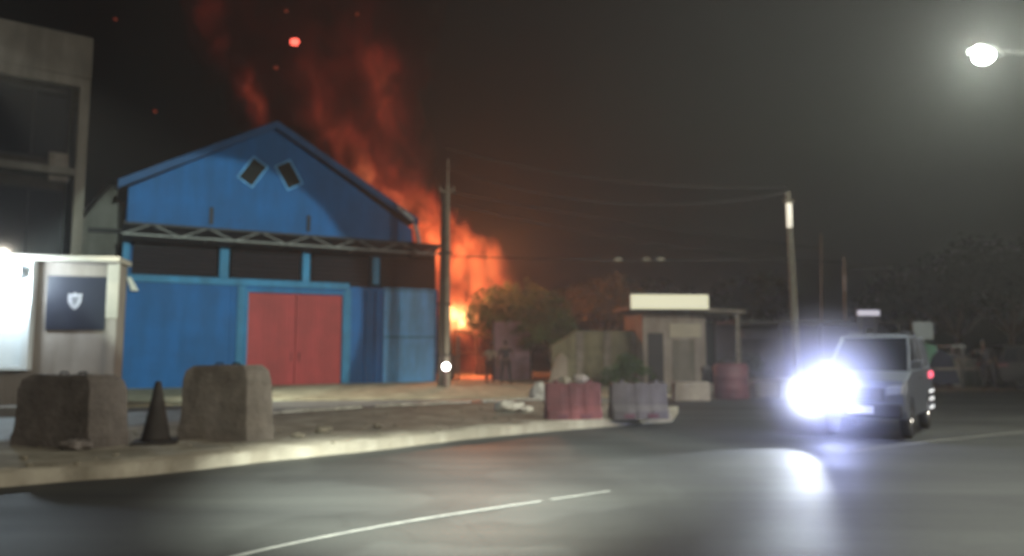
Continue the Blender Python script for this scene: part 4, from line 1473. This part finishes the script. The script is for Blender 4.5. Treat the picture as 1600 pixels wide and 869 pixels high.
# ================================================================== fire and smoke
def plume(name, outline, Y, emit_fn, label, cat, dens, depth_k=.55, sky=0):
    """outline: list of (v, uL, uR) from bottom up; domain mesh = elliptical loft round it"""
    rings = []; prof = []
    for v, ul, ur in outline:
        a = at(ul, v, Y); c = at(ur, v, Y)
        cx, r, z = (a.x + c.x) / 2, (c.x - a.x) / 2, (a.z + c.z) / 2
        prof.append((z, cx, r))
    z0, z1 = prof[0][0], prof[-1][0]
    xs = [p[1] - p[2] for p in prof] + [p[1] + p[2] for p in prof]
    x0, x1 = min(xs) - 1, max(xs) + 1
    rmax = max(p[2] for p in prof) * 1.1
    for z, cx, r in prof:
        rings.append([(cx + (r * 1.12 + .1) * math.cos(2 * math.pi * i / 20), Y + (r * 1.12 + .1) * depth_k * 2 * math.sin(2 * math.pi * i / 20), z) for i in range(20)])
    b = MB(); b.loft(rings)
    m = bpy.data.materials.new(name); m.use_nodes = True
    n, l = m.node_tree.nodes, m.node_tree.links
    n.clear()
    out = n.new('ShaderNodeOutputMaterial'); pv = n.new('ShaderNodeVolumePrincipled')
    l.new(pv.outputs[0], out.inputs['Volume'])
    tc = n.new('ShaderNodeTexCoord'); sp = n.new('ShaderNodeSeparateXYZ'); l.new(tc.outputs['Object'], sp.inputs[0])

    def mth(op, a, b_=None, c_=None, clamp=False):
        q = n.new('ShaderNodeMath'); q.operation = op; q.use_clamp = clamp
        for i, x in enumerate((a, b_, c_)):
            if x is None: continue
            if isinstance(x, (int, float)): q.inputs[i].default_value = x
            else: l.new(x, q.inputs[i])
        return q.outputs[0]
    zn = mth('DIVIDE', mth('SUBTRACT', sp.outputs[2], z0), z1 - z0, clamp=True)

    def curve(vals):
        fc = n.new('ShaderNodeFloatCurve'); cv = fc.mapping.curves[0]
        while len(cv.points) > 2: cv.points.remove(cv.points[1])
        vv = [((z - z0) / (z1 - z0), y) for z, y in vals]
        cv.points[0].location = vv[0]; cv.points[-1].location = vv[-1]
        for p in vv[1:-1]: cv.points.new(*p)
        fc.mapping.update(); l.new(zn, fc.inputs['Value']); return fc.outputs[0]
    cx = mth('MULTIPLY_ADD', curve([(z, (c_ - x0) / (x1 - x0)) for z, c_, r in prof]), x1 - x0, x0)
    rr = mth('MULTIPLY', curve([(z, r / rmax) for z, c_, r in prof]), rmax)
    dx = mth('DIVIDE', mth('SUBTRACT', sp.outputs[0], cx), rr)
    dy = mth('DIVIDE', mth('SUBTRACT', sp.outputs[1], Y), mth('MULTIPLY', rr, depth_k * 2))
    rad = mth('SQRT', mth('ADD', mth('MULTIPLY', dx, dx), mth('MULTIPLY', dy, dy)))

    def noise(scale, det=5, rough=.6, sc=(1, 1, .6), dist=.4, seed=0.0):
        mp = n.new('ShaderNodeMapping'); mp.inputs['Scale'].default_value = sc; mp.inputs['Location'].default_value = (seed, seed * .7, seed * .3)
        mp.inputs['Rotation'].default_value = (0, R(-22), 0)
        t = n.new('ShaderNodeTexNoise'); t.inputs['Scale'].default_value = scale; t.inputs['Detail'].default_value = det
        t.inputs['Roughness'].default_value = rough; t.inputs['Distortion'].default_value = dist
        l.new(tc.outputs['Object'], mp.inputs[0]); l.new(mp.outputs[0], t.inputs['Vector']); return t.outputs['Fac']

    def mr(x, a, b_, c_=0.0, d=1.0, smooth=True):
        q = n.new('ShaderNodeMapRange'); q.interpolation_type = 'SMOOTHSTEP' if smooth else 'LINEAR'
        for k, val in zip(('From Min', 'From Max', 'To Min', 'To Max'), (a, b_, c_, d)): q.inputs[k].default_value = val
        l.new(x, q.inputs['Value']); return q.outputs[0]

    def blob(u, v, ru, rv, amp, rot=0.0):
        p = at(u, v, Y); kx = ru * Y / F; kz = rv * Y / F
        ax = mth('SUBTRACT', sp.outputs[0], p.x); az = mth('SUBTRACT', sp.outputs[2], p.z)
        c_, s_ = math.cos(R(rot)), math.sin(R(rot))
        px = mth('DIVIDE', mth('ADD', mth('MULTIPLY', ax, c_), mth('MULTIPLY', az, s_)), kx)
        pz = mth('DIVIDE', mth('SUBTRACT', mth('MULTIPLY', az, c_), mth('MULTIPLY', ax, s_)), kz)
        d2 = mth('ADD', mth('MULTIPLY', px, px), mth('MULTIPLY', pz, pz))
        return mth('MULTIPLY', mth('POWER', 2.718, mth('MULTIPLY', d2, -1.0)), amp)
    edge_n = noise(.62, 6, .68, dist=.9)
    edge = mr(mth('ADD', rad, mth('MULTIPLY', mth('SUBTRACT', edge_n, .5), 2.1)), .95, .68)
    e, colr = emit_fn(mth, noise, mr, blob, edge, zn, n, l)
    l.new(e, pv.inputs['Emission Strength']); l.new(colr, pv.inputs['Emission Color'])
    dn = mth('MULTIPLY', mth('MULTIPLY', edge, mr(noise(.6, 4, .6, seed=3.3), .32, .62, .25, 1.0)), dens)
    l.new(dn, pv.inputs['Density'])
    pv.inputs['Color'].default_value = (.05, .045, .045, 1)
    pv.inputs['Anisotropy'].default_value = .2
    pv.inputs['Blackbody Intensity'].default_value = 0
    o = b.build(name, m)
    m.cycles.volume_step_rate = .6
    return tag(o, label, cat, kind='stuff')


def ramp(n, l, x, stops):
    r = n.new('ShaderNodeValToRGB')
    r.color_ramp.elements[0].position = stops[0][0]; r.color_ramp.elements[0].color = (*stops[0][1], 1)
    r.color_ramp.elements[1].position = stops[-1][0]; r.color_ramp.elements[1].color = (*stops[-1][1], 1)
    for p, c in stops[1:-1]:
        e = r.color_ramp.elements.new(p); e.color = (*c, 1)
    l.new(x, r.inputs['Fac']); return r.outputs[0]


YF = 41.0


def fire_emit(mth, noise, mr, blob, edge, zn, n, l):
    base = mr(noise(.85, 7, .7, (1, 1, .7), 1.1, 1.7), .40, .60, .15, 1.0)
    core = mth('ADD', blob(735, 440, 60, 75, .9, 10), blob(716, 500, 30, 24, 3.4))
    core = mth('ADD', core, blob(668, 400, 20, 26, .8))
    core = mth('ADD', core, blob(640, 328, 42, 60, .75, 38))
    core = mth('ADD', core, blob(690, 370, 45, 40, .45))
    core = mth('ADD', core, blob(748, 392, 38, 30, .55))
    core = mth('ADD', core, blob(735, 570, 16, 28, .45))
    x = mth('MULTIPLY', mth('MULTIPLY', base, core), edge)
    col = ramp(n, l, mth('MULTIPLY', x, .42), [(0.0, (.9, .05, .02)), (.2, (1, .14, .04)), (.5, (1, .20, .055)), (1.0, (1, .58, .20))])
    return mth('MULTIPLY', mth('POWER', x, 1.25), 1.0), col


def smoke_emit(mth, noise, mr, blob, edge, zn, n, l):  # flames inside, and firelight on the smoke put in as patches and even emission
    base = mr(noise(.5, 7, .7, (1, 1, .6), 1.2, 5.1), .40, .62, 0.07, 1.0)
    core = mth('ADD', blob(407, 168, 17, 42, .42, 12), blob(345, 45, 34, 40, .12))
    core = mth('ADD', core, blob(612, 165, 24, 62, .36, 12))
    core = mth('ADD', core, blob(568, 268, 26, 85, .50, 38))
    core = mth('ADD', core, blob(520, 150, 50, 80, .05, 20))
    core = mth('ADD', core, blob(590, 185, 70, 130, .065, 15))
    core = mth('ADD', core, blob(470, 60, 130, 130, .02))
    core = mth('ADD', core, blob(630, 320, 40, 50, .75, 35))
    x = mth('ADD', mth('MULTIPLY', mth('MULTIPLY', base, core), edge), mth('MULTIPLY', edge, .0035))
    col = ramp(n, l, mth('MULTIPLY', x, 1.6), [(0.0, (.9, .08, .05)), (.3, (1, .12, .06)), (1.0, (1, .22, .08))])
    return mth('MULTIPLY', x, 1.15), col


plume('fire', [(600, 712, 764), (560, 705, 770), (520, 690, 765), (480, 672, 800), (430, 645, 812), (385, 625, 790), (345, 600, 730), (300, 560, 690), (262, 540, 660)],
      YF, fire_emit, 'towering orange flames rising behind the right side of the warehouse', 'fire', .16, .3)
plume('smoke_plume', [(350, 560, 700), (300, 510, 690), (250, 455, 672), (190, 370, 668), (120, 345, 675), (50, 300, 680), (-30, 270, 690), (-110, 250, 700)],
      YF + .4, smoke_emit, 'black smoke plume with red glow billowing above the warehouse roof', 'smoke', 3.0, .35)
fl = at(748, 425, YF - 3)
lamp('fire_light', 'POINT', fl, E_FIRE, (1.0, .30, .10), 1.2)
lamp('fire_light_low', 'POINT', at(742, 560, 38.0), 260, (1.0, .16, .07), .4)

# flying embers
for i, (u, v, r, mt, lb) in enumerate(((461, 66, .19, 'ember', 'brightest glowing ember high in the black smoke'), (431, 106, .10, 'ember_dim', 'dim red ember below left of the brightest one'),
                                       (447, 17, .08, 'ember_dim', 'faint ember above the brightest one'), (558, 22, .09, 'ember_dim', 'faint ember at top of smoke, right side'),
                                       (242, 174, .09, 'ember_dim', 'lone faint ember over the left roof slope'), (180, 30, .09, 'ember_dim', 'lone faint ember at the upper left'))):
    p = at(u, v, YF - 6)
    b = MB(); b.ball((0, 0, 0), r, 2, (1.2, 1, .9), .5, i)
    o = b.build('ember', M[mt]); o.location = p
    tag(o, lb, 'ember', 'embers drifting above the fire')

# ================================================================== night haze
hz = bpy.data.materials.new('haze'); hz.use_nodes = True
hn, hl = hz.node_tree.nodes, hz.node_tree.links
hn.clear()
ho = hn.new('ShaderNodeOutputMaterial'); hv = hn.new('ShaderNodeVolumePrincipled')
hv.inputs['Color'].default_value = (.86, .87, .86, 1)
hv.inputs['Density'].default_value = .0031
hv.inputs['Anisotropy'].default_value = .58
hl.new(hv.outputs[0], ho.inputs['Volume'])
b = MB(); b.box(-205, 255, -64, 404, -1.7, 32)
tag(b.build('haze', hz), 'thin smoky night haze hanging over the whole street', 'haze', kind='stuff')
